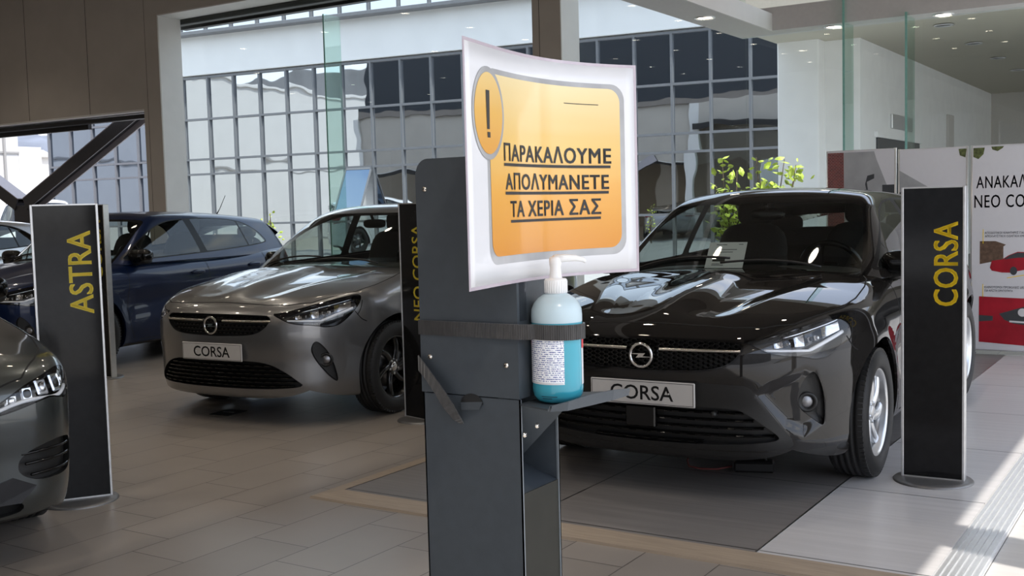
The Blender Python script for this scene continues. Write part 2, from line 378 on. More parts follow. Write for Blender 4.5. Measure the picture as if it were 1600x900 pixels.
# lowered beam frame with downlights over the entrance
def downlight(loc, lab, group, r=.062, watt=0, lit=True):
    t = thing('downlight', lab, 'downlight', loc, 0, group)
    m = MB(); m.sm = True; m.lathe([(r * 1.35, 0), (r * 1.35, -.006), (r * 1.22, -.012), (r, -.008), (r * .94, .004)], 24); m.build('trim_ring', M['alu_light'], t)
    m = MB(); m.lathe([(0, -.003), (r * .6, -.003), (r * .95, .0)], 20); m.build('lens', M['lamp_on'] if lit else M['lamp_off'], t)
    if watt:
        ld = bpy.data.lights.new('downlight_beam', 'SPOT'); ld.energy = watt; ld.spot_size = math.radians(118); ld.spot_blend = .7; ld.shadow_soft_size = .06; ld.color = DOWNLIGHT_COL
        lo = bpy.data.objects.new('downlight_beam', ld); link(lo, t); lo.location = (0, 0, -.03)
    return t
bm_ = MB(); bm_.box(-4.02, -.9, 10.38, 10.70, 3.0, 3.22); struct(bm_.build('trim_beam', M['soffit_grey']))
bm_ = MB(); bm_.box(-4.02, -3.62, -9, 10.38, 3.0, 3.10); struct(bm_.build('trim_return_beam', M['soffit_grey']))
bm_ = MB(); bm_.box(-3.62, -3.60, -9, 10.38, 2.995, 3.16); struct(bm_.build('trim_return_fascia', M['wall_light']))
for p, lab in (((-3.82, 9.25, 3.0), 'downlight in the beam that runs towards the viewer'), ((-3.06, 10.55, 3.0), 'downlight in the rear beam beside the green glass fin'), ((-2.08, 10.55, 3.0), 'rightmost downlight in the rear beam')):
    downlight(p, lab, 'beam downlights', r=.07, watt=8)
spots = [(-23.0 + ix * 2.75, -6.6 + iy * 3.6 + (.5 if ix % 2 else 0), 1) for ix in range(4) for iy in range(5)]
spots += [(-12.3 + ix * 1.75, -7.0 + iy * 2.05 + (.35 if ix % 2 else 0), (ix + iy) % 2) for ix in range(7) for iy in range(8)]
for x, y, on in spots:
    if -4.35 < x < -3.3: x += -.6
    downlight((x, y, 4.9), 'round warm downlight in the showroom ceiling', 'ceiling downlights', r=.085, watt=DOWNLIGHT_W * (1.15 if on else 0))
# added lamp, out of view, that brightens the dispenser and its poster
downlight((.55, .15, 3.4), 'added unseen lamp under the entrance canopy, lighting the stand', 'added lamps', r=.1, watt=ENTRANCE_FILL_W)

# platform for the black car
PZ = .02
m = MB(); m.box(-3.56, -1.475, 4.0, 10.05, 0, PZ); struct(m.build('trim_platform_dark', M['platform_dark']))
m = MB(); m.box(-1.469, -.83, 4.0, 10.05, 0, PZ); struct(m.build('trim_platform_light', M['platform_light']))
m = MB(); m.box(-1.476, -1.468, 4.0, 10.05, 0, PZ + .001); struct(m.build('trim_platform_strip', M['alu']))
m = MB()
m.add([(-3.66, 3.86, 0), (-.83, 3.86, 0), (-.83, 3.865, PZ * .55), (-3.655, 3.865, PZ * .55), (-.83, 4.0, PZ + .001), (-3.56, 4.0, PZ + .001), (-3.655, 10.05, PZ * .55), (-3.56, 10.05, PZ + .001), (-3.66, 10.05, 0)],
      [(0, 1, 2, 3), (3, 2, 4, 5), (3, 5, 7, 6), (0, 3, 6, 8)]); struct(m.build('trim_platform_edge', M['wood_trim']))
# sliding door track
m = MB(); m.box(-.83, -.68, .9, 10.4, -.01, .012)
for i in range(6): x = -.822 + i * .0245; m.box(x, x + .012, .9, 10.4, .012, .019)
struct(m.build('trim_door_track', M['alu_light']))
# floor socket cover
t = thing('floor_socket', 'small black square floor socket in front of the grey car', 'floor socket', (-5.763, 5.31, 0), .1)
MB().box(-.085, .085, -.10, .10, 0, .005, bev=.002).build('cover', M['black_metal'], t); MB().box(-.05, .05, -.012, .012, .004, .0065, bev=.001).build('finger_slot', M['alu'], t)
# ------------------------------------------------------------------ outside
def pane_mat(name, wave):
    m = bpy.data.materials.new(name); m.use_nodes = True; nt = m.node_tree; N = nt.nodes; K = nt.links; b = N['Principled BSDF']
    b.inputs['Base Color'].default_value = (.54, .56, .60, 1); b.inputs['Roughness'].default_value = .015; b.inputs['Metallic'].default_value = 1
    tc = N.new('ShaderNodeTexCoord'); no = N.new('ShaderNodeTexNoise'); no.inputs['Scale'].default_value = 1.1; no.inputs['Detail'].default_value = 1; K.new(tc.outputs['Object'], no.inputs['Vector'])
    bp = N.new('ShaderNodeBump'); bp.inputs['Strength'].default_value = wave; bp.inputs['Distance'].default_value = .05; K.new(no.outputs[0], bp.inputs['Height'])
    K.new(bp.outputs[0], b.inputs['Normal'])
    return m
M['factory_pane'] = pane_mat('wavy_mirror_glazing', .11)
M['tinted_pane'] = pane_mat('blue_grey_solar_glazing', .11); M['tinted_pane'].node_tree.nodes['Principled BSDF'].inputs['Base Color'].default_value = (.23, .27, .33, 1)
M['white_block'] = mat('off_white_block_render', (.60, .585, .565), .7, var=.03, vscale=1)
M['white_course'] = mat('grey_string_course', (.30, .29, .28), .6, var=.05)
M['sash_pane'] = pane_mat('sky_tinted_sash_glazing', .05); M['sash_pane'].node_tree.nodes['Principled BSDF'].inputs['Base Color'].default_value = (.13, .19, .28, 1)  # blue of the reflected sky is put into the glass colour
M['factory_frame'] = mat('grey_window_frame', (.16, .165, .18), .45, var=.06)
M['factory_wall'] = mat('white_metal_cladding', (.74, .74, .75), .5, var=.03, vscale=2)
M['hill'] = mat('hazy_hillside', (.15, .165, .20), .9, var=.25, vscale=.03)
M['leaf'] = mat('sunlit_leaf', (.50, .60, .08), .45, var=.3, vscale=20)
M['bark'] = mat('brown_stem', (.12, .08, .05), .8, var=.2)
M['cream'] = mat('cream_render', (.58, .55, .51), .7, var=.04)
M['dark_glass'] = mat('dark_window_glass', (.03, .035, .04), .05, spec=.8)
M['orange'] = mat('ochre_roof_tiles', (.50, .33, .16), .8, var=.15, vscale=4)
def factory():
    a = Vector((-24.9, 21.8, 0)); b = Vector((-7.85, 23.86, 0)); d = (b - a).normalized(); ln = (b - a).length; n = Vector((d.y, -d.x, 0))
    bay = ln / 19
    ext = 6                                              # bays to the left of the first one seen
    t = thing('factory_building', 'long white building with a grid of grey framed windows across the yard', 'building', tuple(a), math.atan2(d.y, d.x))
    x0, x1 = -ext * bay, ln
    rows = [.0, 1.12, 2.55, 2.97, 4.10, 5.27]
    MB().box(x0, x1 + .15, .06, 9, -.1, 6.75).build('wall', M['factory_wall'], t)
    MB().box(x0, x1 + .15, -.10, .06, 5.33, 6.42, bev=.01).build('fascia_band', M['factory_wall'], t)
    MB().box(x0 - .1, x1 + .2, -.45, .10, 6.40, 6.50, bev=.01).build('gutter', M['factory_frame'], t)
    fr = MB()
    for i in range(-ext, 20):
        x = i * bay; fr.box(x - .028, x + .028, -.05, .06, 0, 5.30)
    for z in rows: fr.box(x0, x1, -.045, .06, z - .028, z + .028)
    fr.build('window_frame', M['factory_frame'], t)
    cl = MB()
    for i in range(-ext, 20): cl.box(i * bay - .03, i * bay + .03, -.06, .06, 6.5, 7.15)
    cl.box(x0, x1, -.05, .05, 7.1, 7.2); cl.build('clerestory_frame', M['factory_frame'], t)
    MB().box(x0, x1, 0, .02, 6.5, 7.12).build('clerestory_glass', M['factory_pane'], t)
    rnd = random.Random(3); done = 0; rest = MB()
    for r in range(4, -1, -1):
        for i in range(-ext, 19):
            xa, xb, za, zb = i * bay + .028, (i + 1) * bay - .028, rows[r] + .028, rows[r + 1] - .028
            ty, tz = rnd.uniform(-.004, .004), rnd.uniform(-.004, .004)
            V = [(xa, .02 - ty, za), (xb, .02 + ty, za + 0), (xb, .02 + ty + tz, zb), (xa, .02 - ty + tz, zb)]
            if r == 1 and i == 6: continue
            if done < 96: MB().add(V, [(0, 1, 2, 3)]).build('pane', M['factory_pane'] if i >= 0 else M['tinted_pane'], t); done += 1
            else: rest.add(V, [(0, 1, 2, 3)])
    o = rest.build('lower_panes', M['factory_pane'], t); o['kind'] = 'stuff'
    # one awning sash stands open
    i = 6; xa, xb = i * bay + .03, (i + 1) * bay - .03; z = 2.52; h = 1.36; an = math.radians(28)
    fm = Matrix.Translation((0, -.03, z)) @ Matrix.Rotation(-an, 4, 'X')
    sash = MB().box(xa, xb, -.03, .0, -h, -h + .06, M=fm).box(xa, xb, -.03, 0, -.06, 0, M=fm).box(xa, xa + .05, -.03, 0, -h, 0, M=fm).box(xb - .05, xb, -.03, 0, -h, 0, M=fm).build('open_sash', M['factory_frame'], t)
    MB().box(xa + .05, xb - .05, -.02, -.012, -h + .06, -.06, M=fm).build('sash_glass', M['sash_pane'], sash)
factory()
# white block at the far left of the yard, lower cream house, hills
t = thing('white_building', 'tall blank white building at the left edge beyond the braces', 'building', (-38, 0, 0))
MB().box(-10, 0, -26, 25.2, -.1, 8.3).build('wall', M['white_block'], t); MB().box(-10.1, .15, -26, 25.3, 8.3, 8.5, bev=.03).build('parapet', M['white_block'], t)
MB().box(0, .06, -26, 25.2, 3.88, 3.95).build('string_course', M['white_course'], t); MB().tube([(.08, 24.6, 0), (.08, 24.6, 8.3)], .05, 8).build('downpipe', M['white_course'], t)
MB().box(-6, .02, 25.2, 26.15, -.1, 4.15).build('side_wing', M['white_block'], t)
t = thing('cream_house', 'low cream house with a dark window below the hillside', 'house', (-59.5, 38, 0))
MB().box(-9, 0, -6, 9, -.1, 5.1).build('wall', M['cream'], t); MB().box(-9.3, .3, -6.3, 9.3, 5.1, 5.35, bev=.05).build('eaves', M['cream'], t)
f = MB().box(-.05, .06, -2.2, 1.6, 2.6, 4.5).build('window', M['dark_glass'], t); MB().box(0, .1, -.35, -.2, 2.6, 4.5).build('mullion', M['white'], f)
MB().box(-9, .1, -6, 9, 1.7, 1.9).build('ledge', M['orange'], t)
def hills():
    m = MB(); m.sm = True; rows = []
    for j in range(9):
        row = []
        for i in range(60):
            an = math.radians(96 + i * 1.3); R = 620 + j * 45
            h = j * 9.6 * (1 + .25 * math.sin(i * .31 + 1) + .12 * math.sin(i * .9 + j))
            row.append((math.cos(an) * R, math.sin(an) * R, h - 2))
        rows.append(row)
    m.grid(rows); o = m.build('hills', M['hill']); struct(o)
hills()
for i, (x, y, lab) in enumerate(((-560, 352, 'white house high on the hazy hillside, the left one'), (-590, 400, 'white house high on the hazy hillside, the right one'))):
    t = thing('hillside_house', lab, 'house', (x, y, 34)); MB().box(-7, 7, -7, 7, -8, 6).build('wall', M['white'], t); MB().prism([(-8, 6), (8, 6), (0, 9)], -7.5, 7.5, 'y').build('roof', M['cream'], t)
M['pav_soffit'] = mat('olive_cream_soffit', (.52, .49, .40), .6, var=.03)
# neighbouring white pavilion with its deep lit soffit, on the right
t = thing('white_pavilion', 'white pavilion with a lit ceiling behind the display panels', 'building', (-4.94, 18.5, 0))
MB().box(-.62, 0, 0, 14, -.1, 4.0).build('side_wall', M['white'], t)
MB().box(-1.28, -.58, -.35, .35, -.1, 4.6, bev=.02).build('pier', M['white'], t)
MB().box(-1.3, 16, -2.5, 14.2, 4.0, 4.5).build('soffit', M['pav_soffit'], t)
MB().box(0, 16, 12.6, 12.9, -.1, 4.0).build('back_wall', M['cream'], t)
MB().box(2.4, 16, 12.5, 12.62, .0, 2.3).build('back_opening', M['dark_glass'], t)
d = MB().box(-.01, .03, 1.0, 4.2, 0, 2.42).build('doorway', M['dark_glass'], t); MB().box(-.02, .06, .9, 4.3, 2.42, 2.52).build('door_head', M['white'], d)
MB().box(.0, .04, 2.0, 3.6, 2.62, 2.88, bev=.01).build('door_sign', M['alu_light'], t)
MB().box(0, .05, 6.9, 7.5, 2.35, 3.15, bev=.01).build('wall_box', M['cream'], t)
for i in range(5):
    for j in range(3):
        downlight((-4.94 + 1.4 + j * 2.1, 18.0 + i * 2.5, 3.985), 'recessed downlight in the pavilion ceiling', 'pavilion downlights', r=.11, lit=False)
for x, y in ((-1.9, 20.1), (-2.6, 24.6)):
    t = thing('ceiling_grille', 'dark square air grille in the pavilion ceiling, %s' % ('the nearer one' if y < 22 else 'the farther one'), 'ceiling grille', (x, y, 4.0)); MB().box(-.3, .3, -.3, .3, -.015, 0, bev=.005).build('frame', M['soffit_grey'], t)
    for k in range(5): MB().box(-.25, .25, -.24 + k * .11, -.2 + k * .11, -.025, -.013).build('slat', M['black_metal'], t)
# sunlit shrubs
def shrub(loc, h, w, seed, lab, n=90, leaf=.05, stems=5):
    r = random.Random(seed); t = thing('shrub', lab, 'shrub', loc)
    st = MB(); st.sm = True; lf = MB(); tips = []
    for s in range(stems):
        x = r.uniform(-w, w) * .5; P = [(x * .2, 0, 0)]
        top = h * r.uniform(.7, 1); q = [r.uniform(-.08, .08) for _ in range(4)]
        for k in range(1, 7): P.append((x * (k / 6) + q[k % 4] * .4, q[(k + 1) % 4] * k / 6, top * k / 6))
        st.tube(P, [.018 * (1 - k / 8) for k in range(7)], 6); tips.append(P)
    for i in range(n):
        P = r.choice(tips); k = r.uniform(2.2, 6); a = P[int(k)]; b = P[min(6, int(k) + 1)]; f_ = k - int(k)
        c = Vector(a).lerp(Vector(b), f_) + Vector((r.gauss(0, .07), r.gauss(0, .07), r.gauss(0, .05)))
        d = Vector((r.gauss(0, 1), r.gauss(0, 1), r.gauss(.2, .6))).normalized(); u = d.cross(Vector((r.gauss(0, 1), r.gauss(0, 1), 1))).normalized(); nn = d.cross(u); L_ = leaf * r.uniform(.7, 1.4)
        V = [c, c + d * L_ * .4 + u * L_ * .32 + nn * .006, c + d * L_ * .8 + u * L_ * .24, c + d * L_ * 1.1, c + d * L_ * .8 - u * L_ * .24, c + d * L_ * .4 - u * L_ * .32 + nn * .006, c + d * L_ * .5 - nn * .01]
        lf.add(V, [(0, 1, 6), (1, 2, 6), (2, 3, 6), (3, 4, 6), (4, 5, 6), (5, 0, 6)])
    st.build('stem', M['bark'], t); o = lf.build('foliage', M['leaf'], t); o['kind'] = 'stuff'
shrub((-4.35, 12.6, 0), 1.98, .62, 1, 'sunlit green shrub behind the black car, the right clump', 520, .085, 9)
shrub((-4.95, 12.7, 0), 1.9, .4, 5, 'sunlit green shrub behind the black car, the left clump', 240, .085, 5)
shrub((-13.1, 13.2, 0), 1.66, .2, 9, 'small twiggy shrub outside behind the blue car', 60, .06, 3)
# ------------------------------------------------------------------ props: totems, dispenser, panels
M['totem_black'] = mat('black_acrylic_panel', (.010, .010, .0105), .08, var=.2, spec=.28)
M['totem_alu'] = mat('totem_edge_profile', (.62, .62, .62), .35, metal=.8)
M['totem_base'] = mat('grey_steel_base', (.20, .195, .19), .4, metal=.6)
M['yellow'] = mat('yellow_vinyl_lettering', (.95, .66, .012), .45, var=.03)
M['dull_yellow'] = mat('olive_yellow_lettering', (.95, .77, .08), .5, var=.03)
M['gun'] = mat('anthracite_powder_coat', (.050, .059, .068), .42, var=.06, vscale=60, bump=.05, bscale=900, spec=.45)
M['olive'] = mat('olive_reflection_sheet', (.030, .029, .024), .65, var=.06, spec=.12)  # dark olive reflection put into the side panel's colour
M['gun_edge'] = mat('highlighted_sheet_edge', (.16, .18, .195), .4, var=.15)  # bright edge highlight painted in as a paler colour
M['webbing'] = mat('black_nylon_webbing', (.030, .028, .027), .7, var=.35, vscale=260, stretch=(1, 1, .2), sheen=.4)
M['bolt'] = mat('zinc_plated_bolt', (.60, .56, .50), .25, metal=1)
M['paper'] = mat('white_print_paper', (.66, .66, .67), .35, var=.01, coat=.5, coat_rough=.08)
M['ink'] = mat('black_print_ink', (.012, .012, .012), .4)
M['silver_print'] = mat('grey_printed_frame', (.33, .33, .33), .35, var=.35, vscale=9, coat=.5)
M['lamfilm'] = glass('laminating_film', (.97, .97, .985), ior=1.3)
M['pump'] = mat('white_pump_plastic', (.74, .74, .73), .35, var=.02)
M['bottle_clear'] = mat('frosted_bottle_plastic', (.46, .57, .61), .25, var=.03, spec=.5)
M['gel'] = mat('turquoise_gel', (.040, .31, .40), .16, var=.05, vscale=14, coat=.4, coat_rough=.08)
M['red_print'] = mat('red_print', (.55, .03, .04), .4)
def grad_mat(name, stops, axis, lo, hi, noise=.05):
    """printed colour gradient of the poster artwork"""
    m = mat(name, (1, .7, .2), .35, coat=.5, coat_rough=.08); nt = m.node_tree; N = nt.nodes; K = nt.links; b = N['Principled BSDF']
    tc = N.new('ShaderNodeTexCoord'); sx = N.new('ShaderNodeSeparateXYZ'); K.new(tc.outputs['Object'], sx.inputs[0])
    mr = N.new('ShaderNodeMapRange'); mr.inputs['From Min'].default_value = lo; mr.inputs['From Max'].default_value = hi; K.new(sx.outputs[axis], mr.inputs['Value'])
    mp = N.new('ShaderNodeMapping'); mp.inputs['Scale'].default_value = (.4, 3, 46); K.new(tc.outputs['Object'], mp.inputs[0])
    no = N.new('ShaderNodeTexNoise'); no.inputs['Scale'].default_value = 1.0; K.new(mp.outputs[0], no.inputs['Vector'])
    ad = N.new('ShaderNodeMath'); ad.operation = 'MULTIPLY_ADD'; K.new(no.outputs[0], ad.inputs[0]); ad.inputs[1].default_value = noise * 2; K.new(mr.outputs[0], ad.inputs[2])
    sb = N.new('ShaderNodeMath'); sb.operation = 'SUBTRACT'; K.new(ad.outputs[0], sb.inputs[0]); sb.inputs[1].default_value = noise
    r = N.new('ShaderNodeValToRGB'); K.new(sb.outputs[0], r.inputs[0]); el = r.color_ramp.elements
    el[0].position = stops[0][0]; el[0].color = (*stops[0][1], 1); el[1].position = stops[-1][0]; el[1].color = (*stops[-1][1], 1)
    for p, c in stops[1:-1]: q = el.new(p); q.color = (*c, 1)
    K.new(r.outputs[0], b.inputs['Base Color']); return m
def text_rows_mat():
    """label covered with rows of print too small to read"""
    m = mat('fine_print_label', (.85, .86, .88), .4); nt = m.node_tree; N = nt.nodes; K = nt.links; b = N['Principled BSDF']
    tc = N.new('ShaderNodeTexCoord'); sx = N.new('ShaderNodeSeparateXYZ'); K.new(tc.outputs['Object'], sx.inputs[0])
    w = N.new('ShaderNodeMath'); w.operation = 'PINGPONG'; w.inputs[1].default_value = .00125; K.new(sx.outputs[2], w.inputs[0])
    g = N.new('ShaderNodeMath'); g.operation = 'GREATER_THAN'; g.inputs[1].default_value = .0006; K.new(w.outputs[0], g.inputs[0])
    mp = N.new('ShaderNodeMapping'); mp.inputs['Scale'].default_value = (900, 900, 400); K.new(tc.outputs['Object'], mp.inputs[0])
    no = N.new('ShaderNodeTexNoise'); no.inputs['Scale'].default_value = 1; no.inputs['Detail'].default_value = 1; K.new(mp.outputs[0], no.inputs['Vector'])
    h = N.new('ShaderNodeMath'); h.operation = 'GREATER_THAN'; h.inputs[1].default_value = .47; K.new(no.outputs[0], h.inputs[0])
    mu = N.new('ShaderNodeMath'); mu.operation = 'MULTIPLY'; K.new(g.outputs[0], mu.inputs[0]); K.new(h.outputs[0], mu.inputs[1])
    mx = N.new('ShaderNodeMix'); mx.data_type = 'RGBA'; K.new(mu.outputs[0], mx.inputs[0]); mx.inputs[6].default_value = (.85, .86, .88, 1); mx.inputs[7].default_value = (.12, .15, .33, 1)
    K.new(mx.outputs[2], b.inputs['Base Color']); return m

def totem(loc, rz, label, txt, lm, bold, z0, z1, tw, xc, h=1.42, w=.262, br=.182):
    t = thing('totem_sign', label, 'totem sign', loc, rz)
    m = MB(); m.sm = True; m.lathe([(0, .014), (br - .032, .014), (br - .007, .011), (br, .005), (br, 0)], 48); m.build('base', M['totem_base'], t)
    MB().box(-w / 2, w / 2, -.018, .03, .014, h - .006).build('panel', M['totem_black'], t)
    p = MB(); p.box(-w / 2 - .012, -w / 2, -.022, .034, .012, h, bev=.002); p.box(w / 2, w / 2 + .012, -.022, .034, .012, h, bev=.002); p.box(-w / 2, w / 2, -.0215, .034, h - .007, h); p.box(-w / 2, w / 2, -.0215, .034, .012, .02)
    p.build('edge_profile', M['totem_alu'], t)
    # lettering climbs upward: baseline on the right
    text_part('lettering', txt, .2, frameM((xc, -.0188, z0), (0, 0, 1), (-1, 0, 0)), lm, t, bold, fit=(z1 - z0, tw))
    return t
totem((-1.112, 5.432, PZ), math.radians(2), 'black totem sign with yellow vertical lettering on the pale slabs at right', 'CORSA', M['yellow'], .016, .84, 1.235, .108, .112, h=1.40)
totem((-4.652, 3.307, 0), math.radians(56), 'black totem sign beside the dark grey car front, nearest of the left totems', 'ASTRA', M['dull_yellow'], .014, .915, 1.315, .108, .112, h=1.445, w=.28)
totem((-4.365, 5.67, 0), math.radians(-14), 'black totem sign standing before the front wheel of the grey car', 'NEO CORSA', M['dull_yellow'], .006, .66, 1.28, .10, .095, h=1.42, w=.25, br=.15)
totem((-8.07, 6.02, 0), math.radians(3), 'black totem sign before the navy car, mostly hidden behind the nearest left totem', 'CORSA', M['dull_yellow'], .014, .86, 1.36, .10, .10, h=1.49, w=.28)

# ---- sanitiser stand
DX0, DX1, DY0, DY1 = -.851, -.705, 1.114, 1.206
def dispenser():
    t = thing('sanitizer_stand', 'tall anthracite steel hand sanitizer stand at centre', 'dispenser stand', ((DX0 + DX1) / 2, (DY0 + DY1) / 2, 0))
    ox, oy = t.location.x, t.location.y
    x0, x1, y0, y1 = DX0 - ox, DX1 - ox, DY0 - oy, DY1 - oy; th = .002
    MB().box(-.20, .20, -.17, .2, -.004, .006, bev=.002).build('base_plate', M['gun'], t)
    # lower box: front, left, rear and the right side below the recess
    lo = MB(); zt = 1.139
    lo.box(x0, x1, y0, y0 + th, .006, zt); lo.box(x0, x0 + th, y0, y1, .006, zt); lo.box(x0, x1, y1 - th, y1, .006, zt)
    lo.build('lower_column', M['gun'], t)
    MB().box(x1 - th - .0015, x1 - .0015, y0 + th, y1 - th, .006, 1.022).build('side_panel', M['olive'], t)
    # sheet sloping up inside the recess, and the recess walls
    rc = MB(); rc.add([(x1 - .003, y0 + th, 1.022), (x1 - .003, y1 - th, 1.022), (x1 - .085, y1 - th, 1.05), (x1 - .085, y0 + th, 1.05)], [(0, 1, 2, 3)])
    rc.add([(x1 - .085, y0 + th, 1.05), (x1 - .085, y1 - th, 1.05), (x1 - .05, y1 - th, 1.134), (x1 - .05, y0 + th, 1.134)], [(0, 1, 2, 3)])
    rc.build('recess_sheet', M['gun'], t)
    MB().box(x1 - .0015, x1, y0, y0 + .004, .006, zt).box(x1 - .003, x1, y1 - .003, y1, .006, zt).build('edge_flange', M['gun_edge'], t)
    # upper head with rounded corners, a millimetre proud of the lower box
    zt2 = 1.436; r = .018; pol = [(x0 - .0012, 1.1405), (x1, 1.1405)]
    for k in range(7): a = PI / 2 * k / 6; pol.append((x1 - r * .3 + r * .3 * math.cos(a), zt2 - r * .3 + r * .3 * math.sin(a)))
    for k in range(7): a = PI / 2 + PI / 2 * k / 6; pol.append((x0 + r + r * math.cos(a), zt2 - r + r * math.sin(a)))
    pol[-1] = (x0 - .0012, zt2 - r)
    MB().prism(pol, y0 - .0012, y1 - .004, 'y').build('head_box', M['gun'], t)
    # half-moon slot with its folded tab
    sl = MB(); c = (-.789 + .014 - ox, 1.130); pts = [(c[0] + .0165 * math.cos(PI * k / 14), c[1] + .013 * math.sin(PI * k / 14)) for k in range(15)]
    sl.prism(pts, y0 - .0016, y0 - .0008, 'y'); sl.build('slot', M['ink'], t)
    tb = MB(); tb.add([(c[0] - .0165, y0 - .0015, 1.131), (c[0] + .0165, y0 - .0015, 1.134), (c[0] + .013, y0 - .005, 1.124), (c[0] - .014, y0 - .005, 1.122)], [(0, 1, 2, 3)]); tb.build('folded_tab', M['gun'], t)
    # shelf with upturned lip on the right
    zs = 1.1345; sh = MB(); sh.prism([(x1 - .002, y0 + .001), (x1 + .047, y0 - .014), (x1 + .062, y0 + .0), (x1 + .078, y0 + .085), (x1 + .06, y0 + .13), (x1 - .002, y1)], zs - .002, zs)
    sh.build('bottle_shelf', M['gun'], t)
    lip = MB(); A = [(x1 + .047, y0 - .014), (x1 + .062, y0 + .0), (x1 + .070, y0 + .04), (x1 + .078, y0 + .085), (x1 + .080, y0 + .125)]; H = [.004, .008, .011, .010, .006]
    lip.grid([[(x, y, zs - .003) for x, y in A], [(x + .003, y, zs + h) for (x, y), h in zip(A, H)], [(x + .006, y, zs + h) for (x, y), h in zip(A, H)], [(x + .004, y, zs - .003) for x, y in A]])
    lip.build('shelf_lip', M['gun'], t)
    br = MB(); br.add([(x1 - .002, y0 + .004, zs - .002), (x1 + .05, y0 + .03, zs - .002), (x1 - .045, y1 - .02, 1.052), (x1 - .06, y0 + .006, 1.052)], [(0, 1, 2, 3)]); br.build('shelf_bracket', M['gun'], t)
    # bolts
    def bolt(p, ax='y'):
        m = MB(); m.sm = True; Rm = Matrix.Translation(p) @ (Matrix.Rotation(PI / 2, 4, 'X') if ax == 'y' else Matrix.Rotation(PI / 2, 4, 'Y'))
        m.lathe([(0, .0028), (.0018, .0026), (.0032, .0014), (.0036, 0)], 14, M=Rm); o = m.build('bolt', M['bolt'], t)
        MB().lathe([(0, .0030), (.0012, .0030), (.0012, .0022)], 6, M=Rm).build('hex_socket', M['ink'], o)
    for px, pz in ((-.838, 1.398), (-.8375, 1.186), (-.7225, 1.181)): bolt((px - ox, y0 - .0012, pz))
    for p in ((x1 + .012, y0 + .018, 1.106), (x1 + .0015, y0 + .006, 1.096), (x1 - .02, y0 + .02, 1.066)): bolt(p, 'x')
    # clear film strip stuck to the side behind the bottle
    MB().box(x1, x1 + .0006, y0 + .004, y0 + .02, 1.235, 1.285).build('tape_strip', M['lamfilm'], t)
    return t
dispenser()
# ---- strap
def strap():
    t = thing('webbing_strap', 'black webbing strap around the stand and the blue bottle', 'strap', (-.778, 1.114, 1.222)); o = Vector(t.location)
    path = [(-.8525, 1.204), (-.8528, 1.112), (-.78, 1.1105), (-.7055, 1.1105), (-.690, 1.115)]
    for k in range(0, 15): a = -PI / 2 - .35 + (PI + .2) * k / 14; path.append((BX + .0328 * math.cos(a), BY + .0328 * math.sin(a)))
    path.append((-.7035, 1.2)); n = len(path); zc = [1.2235 - .0035 * i / n for i in range(n)]
    hh = .0092; P = []
    for i in range(n):
        x, y = path[i]; a = Vector(path[max(0, i - 1)]); b = Vector(path[min(n - 1, i + 1)]); d = (b - a).normalized(); nn = Vector((d.y, -d.x))
        P.append(((x - o.x, y - o.y), nn, zc[i] - o.z))
    rows = []
    for off, dz in ((.0, -hh), (.0014, -hh), (.0014, hh), (.0, hh), (.0, -hh)): rows.append([(p[0][0] + p[1].x * off, p[0][1] + p[1].y * off, p[2] + dz) for p in P])
    m = MB(); m.grid(rows); m.build('band', M['webbing'], t)
    rib = MB()                                          # the ribs of the weave
    for i in range(n - 1):
        (a, na, za), (b, nb, zb) = P[i], P[i + 1]; L = math.dist(a, b); q = max(1, int(L / .0024))
        for k in range(q):
            f = (k + .5) / q; x = a[0] + (b[0] - a[0]) * f; y = a[1] + (b[1] - a[1]) * f; nn = (na * (1 - f) + nb * f).normalized(); z = za + (zb - za) * f; tx, ty = -nn.y, nn.x
            rib.add([(x + nn.x * .0013 - tx * .0007, y + nn.y * .0013 - ty * .0007, z - hh), (x + nn.x * .002, y + nn.y * .002, z - hh), (x + nn.x * .0013 + tx * .0007, y + nn.y * .0013 + ty * .0007, z - hh), (x + nn.x * .0013 - tx * .0007, y + nn.y * .0013 - ty * .0007, z + hh), (x + nn.x * .002, y + nn.y * .002, z + hh), (x + nn.x * .0013 + tx * .0007, y + nn.y * .0013 + ty * .0007, z + hh)], [(0, 1, 4, 3), (1, 2, 5, 4)])
    r_ = rib.build('weave', M['webbing'], t); r_['kind'] = 'stuff'
    # loose tail twisting down to the slot
    A = [Vector((-.8535, 1.108, 1.178)), Vector((-.838, 1.102, 1.168)), Vector((-.818, 1.099, 1.148)), Vector((-.803, 1.1, 1.128)), Vector((-.793, 1.104, 1.112)), Vector((-.789, 1.110, 1.104))]
    W = [Vector((0, 0, 1)), Vector((.25, -.25, .95)), Vector((.55, -.3, .75)), Vector((.8, -.15, .5)), Vector((.8, -.1, .35)), Vector((.9, 0, .2))]; hw = [.0095, .0095, .0095, .0085, .006, .0025]
    rows = [[], [], [], []]
    for k in range(26):
        f = k / 5; i = min(4, int(f)); u = f - i; p = A[i].lerp(A[i + 1], u); w = W[i].lerp(W[i + 1], u).normalized(); h = hw[i] * (1 - u) + hw[i + 1] * u; rg = .0007 if k % 2 else 0
        for q, s_ in enumerate((-1, -.33, .33, 1)): rows[q].append(p + w * h * s_ - o + Vector((0, -rg, 0)))
    m = MB(); m.grid(rows); ob = m.build('loose_tail', M['webbing'], t)
    md = ob.modifiers.new('thick', 'SOLIDIFY'); md.thickness = .0014
